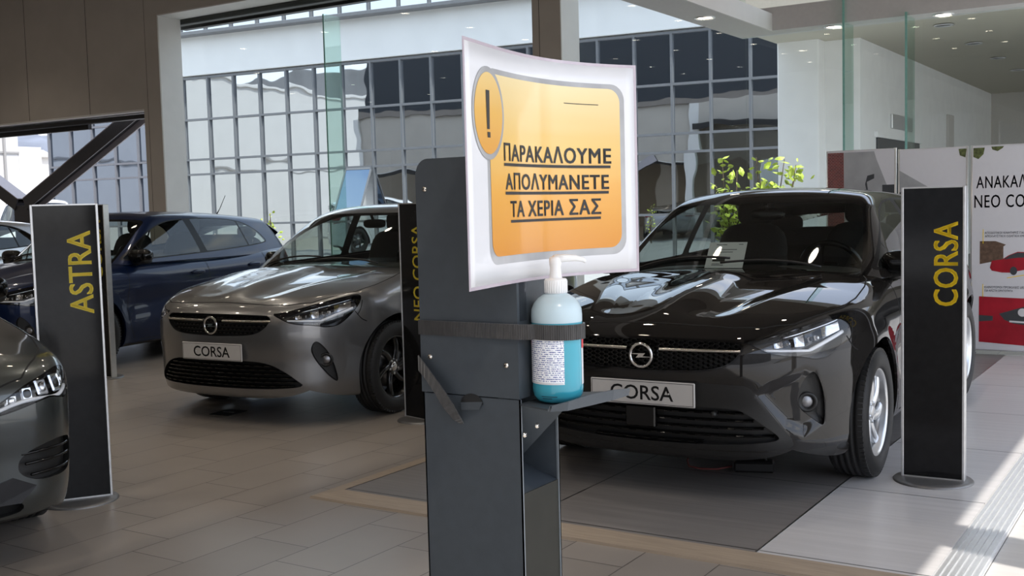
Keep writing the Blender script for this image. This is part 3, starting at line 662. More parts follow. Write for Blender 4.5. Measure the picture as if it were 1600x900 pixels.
# ---- bottle
BX, BY = -.6735, 1.1525
def bottle():
    t = thing('sanitizer_bottle', 'turquoise gel sanitizer bottle with a white pump on the shelf', 'bottle', (BX, BY, 1.1348)); R = .0312
    lv = .098
    body = [(0, .0005), (.020, .0), (.0265, .003), (.0302, .009), (R, .017), (R, lv)]
    top = [(R, lv), (R, .106), (.0305, .1135), (.0275, .1205), (.0225, .1265), (.0165, .1305), (.0125, .1325), (.0122, .135)]
    m = MB(); m.sm = True; m.lathe(body, 48); m.build('gel_body', M['gel'], t)
    m = MB(); m.sm = True; m.lathe(top, 48); m.build('clear_shoulder', M['bottle_clear'], t)
    p = MB(); p.sm = True; p.lathe([(.0122, .132), (.0138, .1325), (.0138, .1485), (.0125, .150), (.0085, .1505), (.0075, .152), (.0065, .164), (.0075, .168), (.0075, .174), (.006, .1765), (0, .177)], 32)
    pu = p.build('pump', M['pump'], t)
    rb = MB()
    for k in range(28): a = 2 * PI * k / 28; rb.box(.0134, .0142, -.0006, .0006, .1335, .148, M=Matrix.Rotation(a, 4, 'Z'))
    rb.build('cap_ribs', M['pump'], pu)
    nz = MB(); nz.sm = True; nz.tube([(-.004, .006, .1735), (.002, -.001, .1745), (.010, .008, .1748), (.018, .018, .1742), (.024, .0255, .172), (.0262, .0285, .1695)], [.0048, .0052, .0046, .0038, .0030, .0024], 12); nz.build('nozzle', M['pump'], pu)
    def wrap(name, a0, a1, z0, z1, mm, r=R + .0003, par=None):
        g = MB(); g.sm = True; n = 20; g.grid([[(r * math.cos(a0 + (a1 - a0) * k / n), r * math.sin(a0 + (a1 - a0) * k / n), z) for k in range(n + 1)] for z in (z0, (z0 + z1) / 2, z1)]); return g.build(name, mm, par or t)
    lb = wrap('label', math.radians(-153), math.radians(-45), .0245, .0865, text_rows_mat())
    wrap('label_border', math.radians(-152), math.radians(-47), .0835, .0862, M['paper'], R + .0005, lb); wrap('label_foot', math.radians(-152), math.radians(-47), .0248, .0268, M['paper'], R + .0005, lb)
    # hazard diamond at the label's left edge
    a = math.radians(-149); dm = MB(); nrm = Vector((math.cos(a), math.sin(a), 0)); tg = Vector((-nrm.y, nrm.x, 0)); c0 = nrm * (R + .0011) + Vector((0, 0, .0745)) + tg * .002
    s_ = .0075; dm.mi = 0; dm.add([c0 + tg * s_ * .8, c0 + Vector((0, 0, s_)), c0 - tg * s_ * .8, c0 - Vector((0, 0, s_))], [(0, 1, 2, 3)]); c0 += nrm * .0003; s_ = .0058; dm.mi = 1; dm.add([c0 + tg * s_ * .8, c0 + Vector((0, 0, s_)), c0 - tg * s_ * .8, c0 - Vector((0, 0, s_))], [(0, 1, 2, 3)]); c0 += nrm * .0003
    dm.mi = 2; dm.add([c0 + tg * .001 + Vector((0, 0, -.003)), c0 + tg * .0016 + Vector((0, 0, .0005)), c0 + Vector((0, 0, .0036)), c0 - tg * .0016 + Vector((0, 0, .0003)), c0 - tg * .001 + Vector((0, 0, -.003))], [(0, 1, 2, 3, 4)])
    dm.build('hazard_symbol', [M['red_print'], M['paper'], M['ink']], lb)
    wrap('rear_label', math.radians(8), math.radians(95), .022, .090, M['paper']); wrap('rear_label_stripe', math.radians(8), math.radians(60), .066, .08, M['red_print'], R + .0006)
    wrap('batch_print', math.radians(-100), math.radians(-62), .0095, .0102, M['ink'], .0309); wrap('batch_print_second', math.radians(-99), math.radians(-74), .0070, .0077, M['ink'], .0297)
bottle(); strap()
# ---- laminated poster on the side of the stand
def poster():
    # the sheet is taped to the stand in its middle and both ends bend away from it
    Z0, Z1 = 1.2862, 1.5526; H = Z1 - Z0
    ys = np.linspace(.980, 1.3355, 300); xs = np.polyval([2.80385367, -8.55304141, 8.51398611, -3.4489365], ys) + .0009
    ss = np.concatenate([[0], np.cumsum(np.hypot(np.diff(xs), np.diff(ys)))]); W = ss[-1]; gx, gy = np.gradient(xs, ss), np.gradient(ys, ss)
    t = thing('laminated_poster', 'curved laminated orange notice asking to disinfect hands on the stand', 'notice', (DX1, 1.15, Z0)); o3 = t.location.copy()
    def P(u, v, off=0):
        q = u * W; qc = min(max(q, 0), W); x, y = np.interp(qc, ss, xs), np.interp(qc, ss, ys); a, b = np.interp(qc, ss, gx), np.interp(qc, ss, gy)
        x += a * (q - qc) + b * off; y += b * (q - qc) - a * off
        return (x - o3.x, y - o3.y, v * H)
    def sheet(name, u0, u1, v0, v1, m, off, par, n=26, k=10, rad=0):
        g = MB(); g.sm = True
        if rad:
            pts = []; ru = rad / W; rv = rad / H
            for cu, cv, a0 in ((u1 - ru, v1 - rv, 0), (u0 + ru, v1 - rv, PI / 2), (u0 + ru, v0 + rv, PI), (u1 - ru, v0 + rv, 1.5 * PI)):
                for i in range(7): a = a0 + PI / 2 * i / 6; pts.append((cu + ru * math.cos(a), cv + rv * math.sin(a)))
            # strips in u clipped to the rounded outline
            us = sorted(set(round(q_, 3) for q_ in [u0 + (u1 - u0) * i / n for i in range(n + 1)] + [p[0] for p in pts])); rows = []; us[0], us[-1] = u0 + 1e-5, u1 - 1e-5
            for u in us:
                def edge(sgn):
                    c = 0
                    if u < u0 + ru: c = rv - rv * math.sqrt(max(0, 1 - ((u0 + ru - u) / ru) ** 2))
                    if u > u1 - ru: c = rv - rv * math.sqrt(max(0, 1 - ((u - u1 + ru) / ru) ** 2))
                    return v1 - c if sgn > 0 else v0 + c
                a, b = edge(-1), edge(1); rows.append([P(u, a + (b - a) * j / k, off) for j in range(k + 1)])
            g.grid(rows)
        else: g.grid([[P(u0 + (u1 - u0) * i / n, v0 + (v1 - v0) * j / k, off) for j in range(k + 1)] for i in range(n + 1)])
        return g.build(name, m, par)
    sh = sheet('paper_sheet', 0, 1, 0, 1, M['paper'], 0, t); md = sh.modifiers.new('thick', 'SOLIDIFY'); md.thickness = .0005; md.offset = 0
    fl = MB(); E_ = []                                  # clear welded rim of the pouch
    for i in range(27): E_.append((i / 26, 1))
    for j in range(1, 11): E_.append((1, 1 - j / 10))
    for i in range(1, 27): E_.append((1 - i / 26, 0))
    for j in range(1, 10): E_.append((0, j / 10))
    ring = [[P(u, v) for u, v in E_], [P(-.010 + u * 1.02, -.014 + v * 1.028) for u, v in E_]]
    for r_ in ring: r_.append(r_[0])
    fl.grid(ring); fo = fl.build('film_rim', mat('smoky_film_rim', (.42, .36, .40), .2, coat=.6), t); md = fo.modifiers.new('thick', 'SOLIDIFY'); md.thickness = .0006; md.offset = 0
    sheet('grey_frame', .148, .958, .078, .916, M['silver_print'], .0004, t, rad=.021)
    gm = grad_mat('orange_artwork', [(0, (.60, .235, .018)), (.35, (.68, .33, .045)), (.62, (.70, .45, .12)), (.68, (.69, .45, .13)), (1, (.72, .58, .30))], 2, .03, .24)
    sheet('orange_field', .168, .938, .113, .893, gm, .0008, t, rad=.018)
    # badge disc with exclamation mark
    cu, cv, ru, rv = .160, .722, .106, .172
    def disc(r1, r2, off, m, nm, par):
        g = MB(); n = 40; g.add([P(cu, cv, off)] + [P(cu + r1 * math.cos(2 * PI * k / n), cv + r2 * math.sin(2 * PI * k / n), off) for k in range(n)], [(0, 1 + k, 1 + (k + 1) % n) for k in range(n)]); return g.build(nm, m, par)
    disc(ru + .014, rv + .024, .0010, M['silver_print'], 'disc_rim', t)
    dg = disc(ru, rv, .0014, grad_mat('orange_disc', [(0, (.62, .28, .035)), (.5, (.66, .37, .07)), (1, (.70, .50, .19))], 2, .145, .24, .1), 'warning_disc', t)
    def quad(u0, u1, v0, v1, off, nm, m, par, taper=0):
        g = MB(); g.grid([[P(u0 + (u1 - u0) * i / 6 + (taper * (1 - j / 3) * (1 if i < 3 else -1) if i != 3 else 0), v0 + (v1 - v0) * j / 3, off) for j in range(4)] for i in range(7)]); return g.build(nm, m, par)
    quad(.140, .168, .655, .818, .0018, 'exclamation_stroke', M['ink'], dg, .004); quad(.146, .168, .620, .643, .0018, 'exclamation_dot', M['ink'], dg)
    quad(.673, .843, .811, .8145, .0012, 'thin_rule', M['ink'], t)
    def line(txt, u0, u1, v0, v1, nm):
        V, F = embolden(*text_geo(txt, .05, 0, 0, 3, space=1.10), .0011); xs = [p[0] for p in V]; ys = [p[1] for p in V]; a, b, c, d = min(xs), max(xs), min(ys), max(ys)
        g = MB(); g.add([P(u0 + (x - a) / (b - a) * (u1 - u0), v0 + (y - c) / (d - c) * (v1 - v0), .0013) for x, y, z in V], F); return g.build(nm, M['ink'], t)
    line('ΠΑΡΑΚΑΛΟΥΜΕ', .272, .897, .526, .606, 'first_line'); quad(.271, .893, .505, .518, .0013, 'first_underline', M['ink'], t)
    line('ΑΠΟΛΥΜΑΝΕΤΕ', .280, .885, .401, .477, 'second_line'); quad(.277, .883, .380, .393, .0013, 'second_underline', M['ink'], t)
    line('ΤΑ ΧΕΡΙΑ ΣΑΣ', .312, .847, .280, .357, 'third_line'); quad(.313, .845, .256, .268, .0013, 'third_underline', M['ink'], t)
poster()

# ---- display panels
M['panel_white'] = mat('printed_panel_white', (.66, .66, .69), .45, var=.01)
M['panel_print_grey'] = mat('printed_concrete', (.36, .37, .38), .5, var=.14, vscale=5)
M['panel_print_dark'] = mat('printed_charcoal', (.05, .055, .06), .5)
M['panel_print_leaf'] = mat('printed_leaves', (.10, .12, .04), .5, var=.6, vscale=40)
M['print_red'] = mat('printed_red_car', (.36, .012, .025), .4, var=.2, vscale=6)
M['print_blue'] = mat('printed_navy_letters', (.01, .022, .045), .45)
M['print_brown'] = mat('printed_brown_barn', (.12, .075, .05), .5, var=.35, vscale=30)
def brick():
    m = mat('printed_brick', (.20, .05, .045), .5); nt = m.node_tree; N = nt.nodes; K = nt.links
    tc = N.new('ShaderNodeTexCoord'); mp = N.new('ShaderNodeMapping'); mp.inputs['Rotation'].default_value = (PI / 2, 0, 0); K.new(tc.outputs['Object'], mp.inputs[0])
    b = N.new('ShaderNodeTexBrick'); b.inputs['Scale'].default_value = 18; b.inputs['Color1'].default_value = (.22, .05, .045, 1); b.inputs['Color2'].default_value = (.14, .035, .035, 1); b.inputs['Mortar'].default_value = (.30, .24, .23, 1); K.new(mp.outputs[0], b.inputs['Vector'])
    K.new(b.outputs[0], N['Principled BSDF'].inputs['Base Color']); return m
M['brick_print'] = brick()
def panel(x0, x1, y, rz, z0, z1, label):
    w = x1 - x0; t = thing('display_panel', label, 'display panel', (x0, y, 0), rz)
    MB().box(0, w, 0, .025, z0, z1).build('board', M['panel_white'], t)
    m = MB(); m.sm = True
    for x in (0, w):
        m = MB(); m.sm = True; m.tube([(x, .012, .012), (x, .012, z1 + .012)], .013, 12); m.build('post', M['alu_light'], t)
        MB().box(x - .015, x + .015, -.12, .15, .0, .016, bev=.004).build('foot', M['steel'], t)
    for z in (z1, z0 - .01): MB().box(0, w, .004, .021, z, z + .010).build('rail', M['alu_light'], t)
    def art(name, poly, m, off=.001, par=None):
        return MB().prism(poly, -off, -off + .0006, 'y').build(name, m, par or t)
    return t, art
p1, art = panel(-2.985, -2.385, 10.06, .0, .06, 1.80, 'leftmost display panel printed with brick and concrete walls')
art('printed_brick_wall', [(.005, .06), (.16, .06), (.15, 1.79), (.005, 1.79)], M['brick_print']); art('printed_concrete_wall', [(.16, .06), (.545, .06), (.545, 1.45), (.44, 1.72), (.42, 1.79), (.152, 1.79)], M['panel_print_grey'])
art('printed_lamp', [(.34, 1.50), (.365, 1.38), (.375, 1.38), (.355, 1.52), (.42, 1.55), (.42, 1.59), (.36, 1.575)], M['panel_print_dark'], .0018)
art('printed_tree', [(.40, 1.2), (.55, 1.2), (.56, 1.33), (.52, 1.41), (.47, 1.43), (.42, 1.39), (.40, 1.30)], M['panel_print_leaf'], .002); art('printed_shade', [(.49, 1.40), (.595, 1.40), (.595, 1.49), (.49, 1.49)], M['panel_print_dark'], .0015)
p2, art = panel(-2.345, -1.79, 10.05, .01, .06, 1.785, 'middle display panel mostly white with a grey slab shape')
art('printed_slab', [(.0, 1.22), (.24, 1.27), (.24, 1.46), (.0, 1.61)], M['panel_print_grey']); art('printed_gap', [(0, 1.0), (.04, 1.0), (.10, 1.42), (.0, 1.42)], M['panel_print_dark'], .0016)
art('printed_twig', [(.50, 1.72), (.545, 1.70), (.555, 1.775), (.49, 1.775)], M['panel_print_leaf'], .0016)
p3, art = panel(-1.742, -.86, 10.03, 0, .06, 1.785, 'rightmost display panel with Greek heading and red car pictures')
art('printed_twig', [(.01, 1.70), (.05, 1.68), (.09, 1.72), (.10, 1.775), (.01, 1.775)], M['panel_print_leaf']); art('printed_sprig', [(.16, 1.755), (.20, 1.74), (.24, 1.765), (.25, 1.78), (.15, 1.78)], M['panel_print_leaf'])
def ptext(txt, x, z, w, h, m, nm, bold=0): text_part(nm, txt, .1, frameM((x, -.0012, z), (1, 0, 0), (0, 0, 1)), m, p3, bold, fit=(w, h), extrude=.0003, space=1.10)
ptext('ΑΝΑΚΑΛΥΨΤΕ ΤΟ', .035, 1.432, .80, .108, M['print_blue'], 'heading_first_line', .006); ptext('ΝΕΟ CORSA', .02, 1.268, .58, .108, M['print_blue'], 'heading_second_line', .006)
ptext('ΑΠΟΔΟΤΙΚΟΙ ΚΙΝΗΤΗΡΕΣ ΓΙΑ ΜΙΑ', .105, 1.046, .345, .020, M['print_blue'], 'caption_line'); ptext('ΑΠΟΛΑΥΣΤΙΚΗ ΟΔΗΓΙΚΗ ΕΜΠΕΙΡΙΑ', .105, 1.018, .37, .020, M['print_blue'], 'caption_line')
ptext('ΚΑΙΝΟΤΟΜΟΙ ΠΡΟΒΟΛΕΙΣ LED MATRIX', .105, .585, .40, .020, M['print_blue'], 'caption_line'); ptext('ΓΙΑ ΑΡΙΣΤΗ ΟΡΑΤΟΤΗΤΑ', .105, .556, .22, .020, M['print_blue'], 'caption_line')
for z in (.965, .50): art('yellow_tick', [(.088, z), (.093, z), (.093, z + .12), (.088, z + .12)], M['yellow'], .0014)
art('printed_barn', [(.065, .79), (.25, .83), (.25, .94), (.27, .955), (.19, .985), (.065, .985)], M['print_brown'])
r_ = art('printed_red_car', [(.145, .76), (.16, .735), (.24, .72), (.30, .72), (.42, .745), (.52, .75), (.52, .86), (.47, .89), (.36, .895), (.29, .865), (.24, .83), (.16, .82)], M['print_red'], .0016)
art('printed_car_windows', [(.25, .83), (.36, .845), (.50, .85), (.46, .883), (.36, .888), (.30, .865)], M['panel_print_dark'], .0022, r_)
for cx in (.33, .50): art('printed_car_wheel', [(cx + .028 * math.cos(k * PI / 8), .735 + .036 * math.sin(k * PI / 8)) for k in range(16)], M['panel_print_dark'], .0024, r_)
art('yellow_stroke', [(.28, .672), (.43, .70), (.43, .706), (.28, .678)], M['yellow'], .0014)
r_ = art('printed_bonnet', [(.06, .125), (.52, .10), (.86, .10), (.86, .50), (.52, .50), (.06, .515)], M['print_red'], .0014)
art('printed_headlamp', [(.22, .37), (.40, .43), (.55, .46), (.55, .33), (.42, .28), (.33, .29), (.26, .32)], M['panel_print_dark'], .002, r_); art('printed_grille', [(.06, .30), (.17, .31), (.17, .35), (.06, .355)], M['panel_print_dark'], .002, r_)
art('printed_light_strip', [(.30, .30), (.42, .295), (.55, .34), (.55, .355), (.42, .31), (.30, .315)], M['paper'], .0026, r_); art('printed_lamp_lens', [(.40 + .035 * math.cos(k * PI / 8), .385 + .035 * math.sin(k * PI / 8)) for k in range(16)], M['paper'], .0026, r_)

# ---- battery charger on the platform
t = thing('battery_charger', 'small black battery charger on the floor under the black car', 'charger', (-1.93, 5.235, PZ), .35)
MB().box(-.10, .10, -.045, .045, 0, .055, bev=.010).build('case', M['black_metal'], t); m = MB(); m.sm = True; m.tube([(-.06, 0, .052), (-.05, 0, .072), (.05, 0, .072), (.06, 0, .052)], .008, 8); m.build('carry_handle', M['black_metal'], t)
m = MB()
for k in range(6): m.box(-.102, -.098, -.035 + k * .013, -.028 + k * .013, .01, .045)
m.build('vent_fins', M['steel'], t)
m = MB(); m.sm = True; m.tube([(-2.035, 5.205, PZ + .02), (-2.10, 5.165, PZ + .006), (-2.18, 5.14, PZ + .006), (-2.25, 5.16, PZ + .008), (-2.29, 5.23, PZ + .02), (-2.285, 5.30, PZ + .07), (-2.25, 5.38, PZ + .14)], .0045, 8)
tag(m.build('charging_cable', mat('dull_red_cable', (.20, .05, .045), .5)), 'thin red cable from the charger up to the black car', 'cable')
# ------------------------------------------------------------------ car body: two smooth implicit solids, body L and glasshouse G
# car axes: x backwards from the nose, y sideways, z up
def spl(x,pts):
    # monotone-ish smooth cubic hermite (catmull) through pts, clamped
    p=np.array(pts,float); X=p[:,0];Yv=p[:,1]
    d=np.diff(Yv)/np.diff(X); m=np.empty(len(X)); m[0]=d[0];m[-1]=d[-1]
    for i in range(1,len(X)-1):
        m[i]=0 if d[i-1]*d[i]<=0 else 2*d[i-1]*d[i]/(d[i-1]+d[i])
    xx=np.clip(x,X[0],X[-1]); i=np.clip(np.searchsorted(X,xx,'right')-1,0,len(X)-2)
    h=X[i+1]-X[i]; t=(xx-X[i])/h
    return (2*t**3-3*t**2+1)*Yv[i]+(t**3-2*t**2+t)*h*m[i]+(-2*t**3+3*t**2)*Yv[i+1]+(t**3-t**2)*h*m[i+1]
def smax(a,b,k):
    return np.maximum(a,b)+np.maximum(k-np.abs(a-b),0)**2/(4*k)
def sstep(a,b,x):
    t=np.clip((x-a)/(b-a),0,1); return t*t*(3-2*t)
WX=(0.84,3.378); WR=.315
NOSE=(.16,.50,6)
POCKET=None
def fr(y,z):
    v=spl(z,[(.10,.16),(.16,.075),(.22,.03),(.30,.012),(.42,.01),(.52,.0),(.58,-.004),(.66,.0),(.72,.015),(.78,.05),(.86,.14),(1.0,.4)])
    q=np.abs(y)/.88
    p=NOSE[0]*q**2.2+NOSE[1]*q**NOSE[2]
    return v+p
def hood(x,y):
    hc=spl(x,[(-.1,.70),(.0,.765),(.1,.81),(.25,.855),(.5,.912),(.8,.957),(1.1,.99),(1.5,.985),(2.5,.99),(3.4,1.03),(3.8,1.04),(4.1,1.03)])
    a=np.abs(y)
    cr=spl(x,[(0,.05),(.4,.085),(.9,.075),(1.4,.055),(2.5,.06),(3.6,.06),(4.1,.06)])
    h=hc-cr*(a/.85)**2.6
    ram=sstep(.05,.3,x)*(1-sstep(.95,1.15,x))
    h=h+ram*(.010*np.maximum(0,1-a/.22))
    l=.36+.30*np.clip(x,0,1.1)          # bonnet ridges
    h=h-ram*.016*sstep(-.10,.02,l-.14-a)*sstep(.02,.2,a)
    return h
def side(x,z):
    w=spl(x,[(-.1,.80),(.3,.845),(.84,.878),(1.4,.872),(2.2,.872),(3.0,.874),(3.4,.878),(3.75,.845),(4.1,.79)])
    d=spl(z,[(.1,-.10),(.17,-.06),(.24,-.03),(.36,-.012),(.5,-.006),(.62,-.004),(.72,.0),(.80,-.010),(.88,-.038),(.95,-.075),(1.05,-.15)])
    door=sstep(1.15,1.35,x)*(1-sstep(2.85,3.05,x))
    zc=.55+.06*(x-1.2)
    d=d-door*.022*np.exp(-((z-zc)/.10)**2)
    for cx in WX:
        r=np.hypot(x-cx,z-WR)
        d=d+.012*(1-sstep(.36,.46,r))
    return w+d
def rear(y,z):
    v=spl(z,[(.1,3.9),(.2,3.98),(.35,4.04),(.6,4.06),(.8,4.03),(1.0,3.97),(1.1,3.9)])
    q=np.abs(y)/.88
    return v-.14*q**2-.30*q**7
def bottom(x): return spl(x,[(0,.19),(.2,.165),(.5,.17),(3.5,.19),(4.1,.27)])
def L(p):
    x,y,z=p[:,0],p[:,1],p[:,2]
    n=fr(y,z)-x
    if POCKET:
        d=-polysd(np.stack([x+np.abs(y),z],1),POCKET)
        n=n+.032*sstep(0,.07,d)*(x<.7)
    f=smax((z-hood(x,y))*.93,n,.09)
    f=smax(f,np.abs(y)-side(x,z),.07)
    f=smax(f,x-rear(y,z),.10)
    f=smax(f,bottom(x)-z,.04)
    return f
def G(p):
    x,y,z=p[:,0],p[:,1],p[:,2]; a=np.abs(y)
    ws=1.00+(z-.98)*1.72+.9*np.maximum(z-1.2,0)**2+.30*(a/.72)**2.2-.12*(a/.72)**2*(z-.98)
    f1=(ws-x)/2.0
    roof=spl(x,[(1.0,1.30),(1.5,1.385),(1.8,1.418),(2.2,1.433),(2.8,1.42),(3.4,1.378),(3.8,1.335),(4.1,1.30)])-.045*(a/.55)**2.4
    f2=(z-roof)
    wd=spl(x,[(1.0,.80),(1.8,.805),(2.5,.805),(3.2,.785),(3.7,.735),(4.0,.68)])
    T=wd-.45*(z-.95)-.25*np.maximum(z-.95,0)**2
    f3=(a-T)*.9
    rr=3.97-(z-1.0)*.50-.5*np.maximum(z-1.0,0)**2*1.2-.10*(a/.6)**2
    f4=(x-rr)*.85
    f=smax(f1,f2,.06); f=smax(f,f3,.045); f=smax(f,f4,.08)
    f=smax(f,.93-z,.01)
    return f
def grad(F,p,e=1e-4):
    g=np.empty_like(p)
    for i in range(3):
        d=np.zeros(3);d[i]=e; g[:,i]=(F(p+d)-F(p-d))
    return g/np.linalg.norm(g,axis=1,keepdims=True)
def march(F,O,D,t1,n=40):
    lo=np.zeros(len(O)); hi=np.full(len(O),t1) if np.isscalar(t1) else t1.copy()
    for _ in range(n):
        m=(lo+hi)/2; v=F(O+D*m[:,None]); ins=v<0
        lo=np.where(ins,m,lo); hi=np.where(ins,hi,m)
    return O+D*((lo+hi)/2)[:,None]
def halfshell(Fn, xs, ys, zs, spine, zc, faces):
    """quads of the y>=0 half of a solid, found by marching rays from a spine to a box grid"""
    key = {}; Ps = []; F = []
    def vid(p):
        k = (round(p[0], 5), round(p[1], 5), round(p[2], 5))
        if k not in key: key[k] = len(Ps); Ps.append(k)
        return key[k]
    def patch(fn, A, B):
        I = [[vid(fn(a, b)) for b in B] for a in A]
        for i in range(len(A) - 1):
            for j in range(len(B) - 1): F.append((I[i][j], I[i + 1][j], I[i + 1][j + 1], I[i][j + 1]))
    if 'f' in faces: patch(lambda a, b: (xs[0], a, b), ys, zs)
    if 'r' in faces: patch(lambda a, b: (xs[-1], a, b), ys, zs)
    if 't' in faces: patch(lambda a, b: (a, b, zs[-1]), xs, ys)
    if 's' in faces: patch(lambda a, b: (a, ys[-1], b), xs, zs)
    P = np.array(Ps); O = np.stack([np.clip(P[:, 0], spine[0], spine[1]), np.zeros(len(P)), np.full(len(P), zc)], 1)
    D = P - O; T = np.linalg.norm(D, axis=1); D /= T[:, None]
    V = march(Fn, O, D, T)
    return V, F
class Surf:
    def __init__(s, V, F, Fn): s.V = [tuple(v) for v in V]; s.F = [tuple(f) for f in F]; s.L = ['body'] * len(F); s.Fn = Fn; s.n0 = len(s.V)
    def cut(s, sd, lab, ok=None, only=None):
        V = np.array(s.V); S = sd(V); S = np.where(np.abs(S) < 2e-4, np.where(S < 0, -2e-4, 2e-4), S)
        cen = np.array([V[list(f)].mean(0) for f in s.F]); A = np.ones(len(s.F), bool) if ok is None else ok(cen)
        nF, nL, ek = [], [], {}; news = []
        for f, l, a in zip(s.F, s.L, A):
            if not a or (only and l not in only): nF.append(f); nL.append(l); continue
            sg = [S[i] < 0 for i in f]
            if all(sg): nF.append(f); nL.append(lab); continue
            if not any(sg): nF.append(f); nL.append(l); continue
            neg, pos = [], []; n = len(f)
            for k in range(n):
                i, j = f[k], f[(k + 1) % n]; (neg if sg[k] else pos).append(i)
                if sg[k] != sg[(k + 1) % n]:
                    e = (min(i, j), max(i, j))
                    if e not in ek:
                        t = S[e[0]] / (S[e[0]] - S[e[1]]); ek[e] = len(s.V) + len(news); news.append(tuple(V[e[0]] * (1 - t) + V[e[1]] * t))
                    neg.append(ek[e]); pos.append(ek[e])
            nF.append(tuple(neg)); nL.append(lab); nF.append(tuple(pos)); nL.append(l)
        s.V += news; s.F, s.L = nF, nL
        # keep the edge crisp for faces that were not allowed to be cut: harmless hairline only
    def finish(s):
        V = np.array(s.V); k = s.n0
        for _ in range(3):
            if len(V) > k:
                p = V[k:]; g = grad(s.Fn, p); f = s.Fn(p); V[k:] = p - g * f[:, None] * .9
        s.V = V; s.N = grad(s.Fn, V)
    def region(s, lab):
        fs = [f for f, l in zip(s.F, s.L) if l == lab]; used = sorted({i for f in fs for i in f}); mp = {i: k for k, i in enumerate(used)}
        return s.V[used] if used else np.zeros((0, 3)), [tuple(mp[i] for i in f) for f in fs], s.N[used] if used else np.zeros((0, 3))
def orient(V, F, N):
    out = []
    for f in F:
        p = V[list(f)]; c = p.mean(0); nn = np.zeros(3)
        for k in range(len(f)): nn += np.cross(p[k] - c, p[(k + 1) % len(f)] - c)
        out.append(f if nn @ N[list(f)].mean(0) >= 0 else f[::-1])
    return out
def mirror(V, F, N):
    n = len(V); m = np.array([1, -1, 1.]); return np.vstack([V, V * m]), list(F) + [tuple(i + n for i in f[::-1]) for f in F], np.vstack([N, N * m])
def flip(V, F, N): m = np.array([1, -1, 1.]); return V * m, [f[::-1] for f in F], N * m
def nmesh(name, V, F, N, m):
    me = bpy.data.meshes.new(name); me.from_pydata([tuple(v) for v in V], [], F); me.materials.append(m)
    me.polygons.foreach_set('use_smooth', [True] * len(me.polygons)); me.update()
    if N is not None: me.normals_split_custom_set_from_vertices([tuple(n) for n in N])
    return me
def boundary(F):
    c = {}
    for f in F:
        for k in range(len(f)):
            e = (f[k], f[(k + 1) % len(f)]); q = (min(e), max(e)); c[q] = None if q in c else e
    return [e for e in c.values() if e]
def recess(V, F, off, skip_mid=True):
    """sunk copy of a region plus the walls down to it"""
    W = V + off; n = len(V); B = [e for e in boundary(F) if not (skip_mid and abs(V[e[0]][1]) < 1e-4 and abs(V[e[1]][1]) < 1e-4)]
    return np.vstack([V, W]), [tuple(i + n for i in f) for f in F] + [(a, b, b + n, a + n) for a, b in B]
def chaikin(P, it=2):
    P = [tuple(p) for p in P]
    for _ in range(it):
        Q = []
        for i in range(len(P)):
            a, b = P[i], P[(i + 1) % len(P)]; Q += [(a[0] * .75 + b[0] * .25, a[1] * .75 + b[1] * .25), (a[0] * .25 + b[0] * .75, a[1] * .25 + b[1] * .75)]
        P = Q
    return P
def polysd(p, poly):
    """signed distance to a polygon (negative inside)"""
    a = np.array(poly); b = np.roll(a, -1, 0); d = np.full(len(p), 1e9); ins = np.zeros(len(p), bool)
    for (ax, ay), (bx, by) in zip(a, b):
        ex, ey = bx - ax, by - ay; wx, wy = p[:, 0] - ax, p[:, 1] - ay; t = np.clip((wx * ex + wy * ey) / (ex * ex + ey * ey + 1e-12), 0, 1)
        d = np.minimum(d, (wx - ex * t) ** 2 + (wy - ey * t) ** 2)
        if ay != by:
            c = (ay > p[:, 1]) != (by > p[:, 1]); ins ^= c & (p[:, 0] < ax + (p[:, 1] - ay) * ex / ey)
    d = np.sqrt(d); return np.where(ins, -d, d)
def frontpt(Fn, y, z, x0=.9):
    y = np.atleast_1d(np.array(y, float)); z = np.broadcast_to(np.array(z, float), y.shape); O = np.stack([np.full(y.shape, x0), y, z], 1)
    return march(Fn, O, np.tile([-1., 0, 0], (len(y), 1)), 1.2)
def sidept(Fn, x, z):
    x = np.atleast_1d(np.array(x, float)); z = np.broadcast_to(np.array(z, float), x.shape); O = np.stack([x, np.zeros(x.shape), z], 1)
    return march(Fn, O, np.tile([0, 1., 0], (len(x), 1)), 1.0)
def toppt(Fn, x, y, z0=.6):
    x = np.atleast_1d(np.array(x, float)); y = np.broadcast_to(np.array(y, float), x.shape); O = np.stack([x, y, np.full(x.shape, z0)], 1)
    return march(Fn, O, np.tile([0, 0, 1.], (len(x), 1)), 1.0)
def uzpt(Fn, u, z):
    """point of the nose whose x + y is u, at height z"""
    u = np.atleast_1d(np.array(u, float)); z = np.broadcast_to(np.array(z, float), u.shape)
    O = np.stack([(u + .0) / 2 + .45, (u - .0) / 2 - .45, z], 1); return march(Fn, O, np.tile([-.7071, .7071, 0], (len(u), 1)), 1.4)
def ribbon(P, N, w, off=.0008):
    P = np.array(P); t = np.gradient(P, axis=0); s = np.cross(t, N); s /= np.linalg.norm(s, axis=1, keepdims=True); Q = P + N * off
    V = np.vstack([Q - s * w / 2, Q + s * w / 2]); n = len(P); return V, [(i, i + 1, n + i + 1, n + i) for i in range(n - 1)]
def dens(P, n=10):
    P = np.array(P, float); out = []
    for a, b in zip(P[:-1], P[1:]): out += [a + (b - a) * k / n for k in range(n)]
    return np.array(out + [P[-1]])

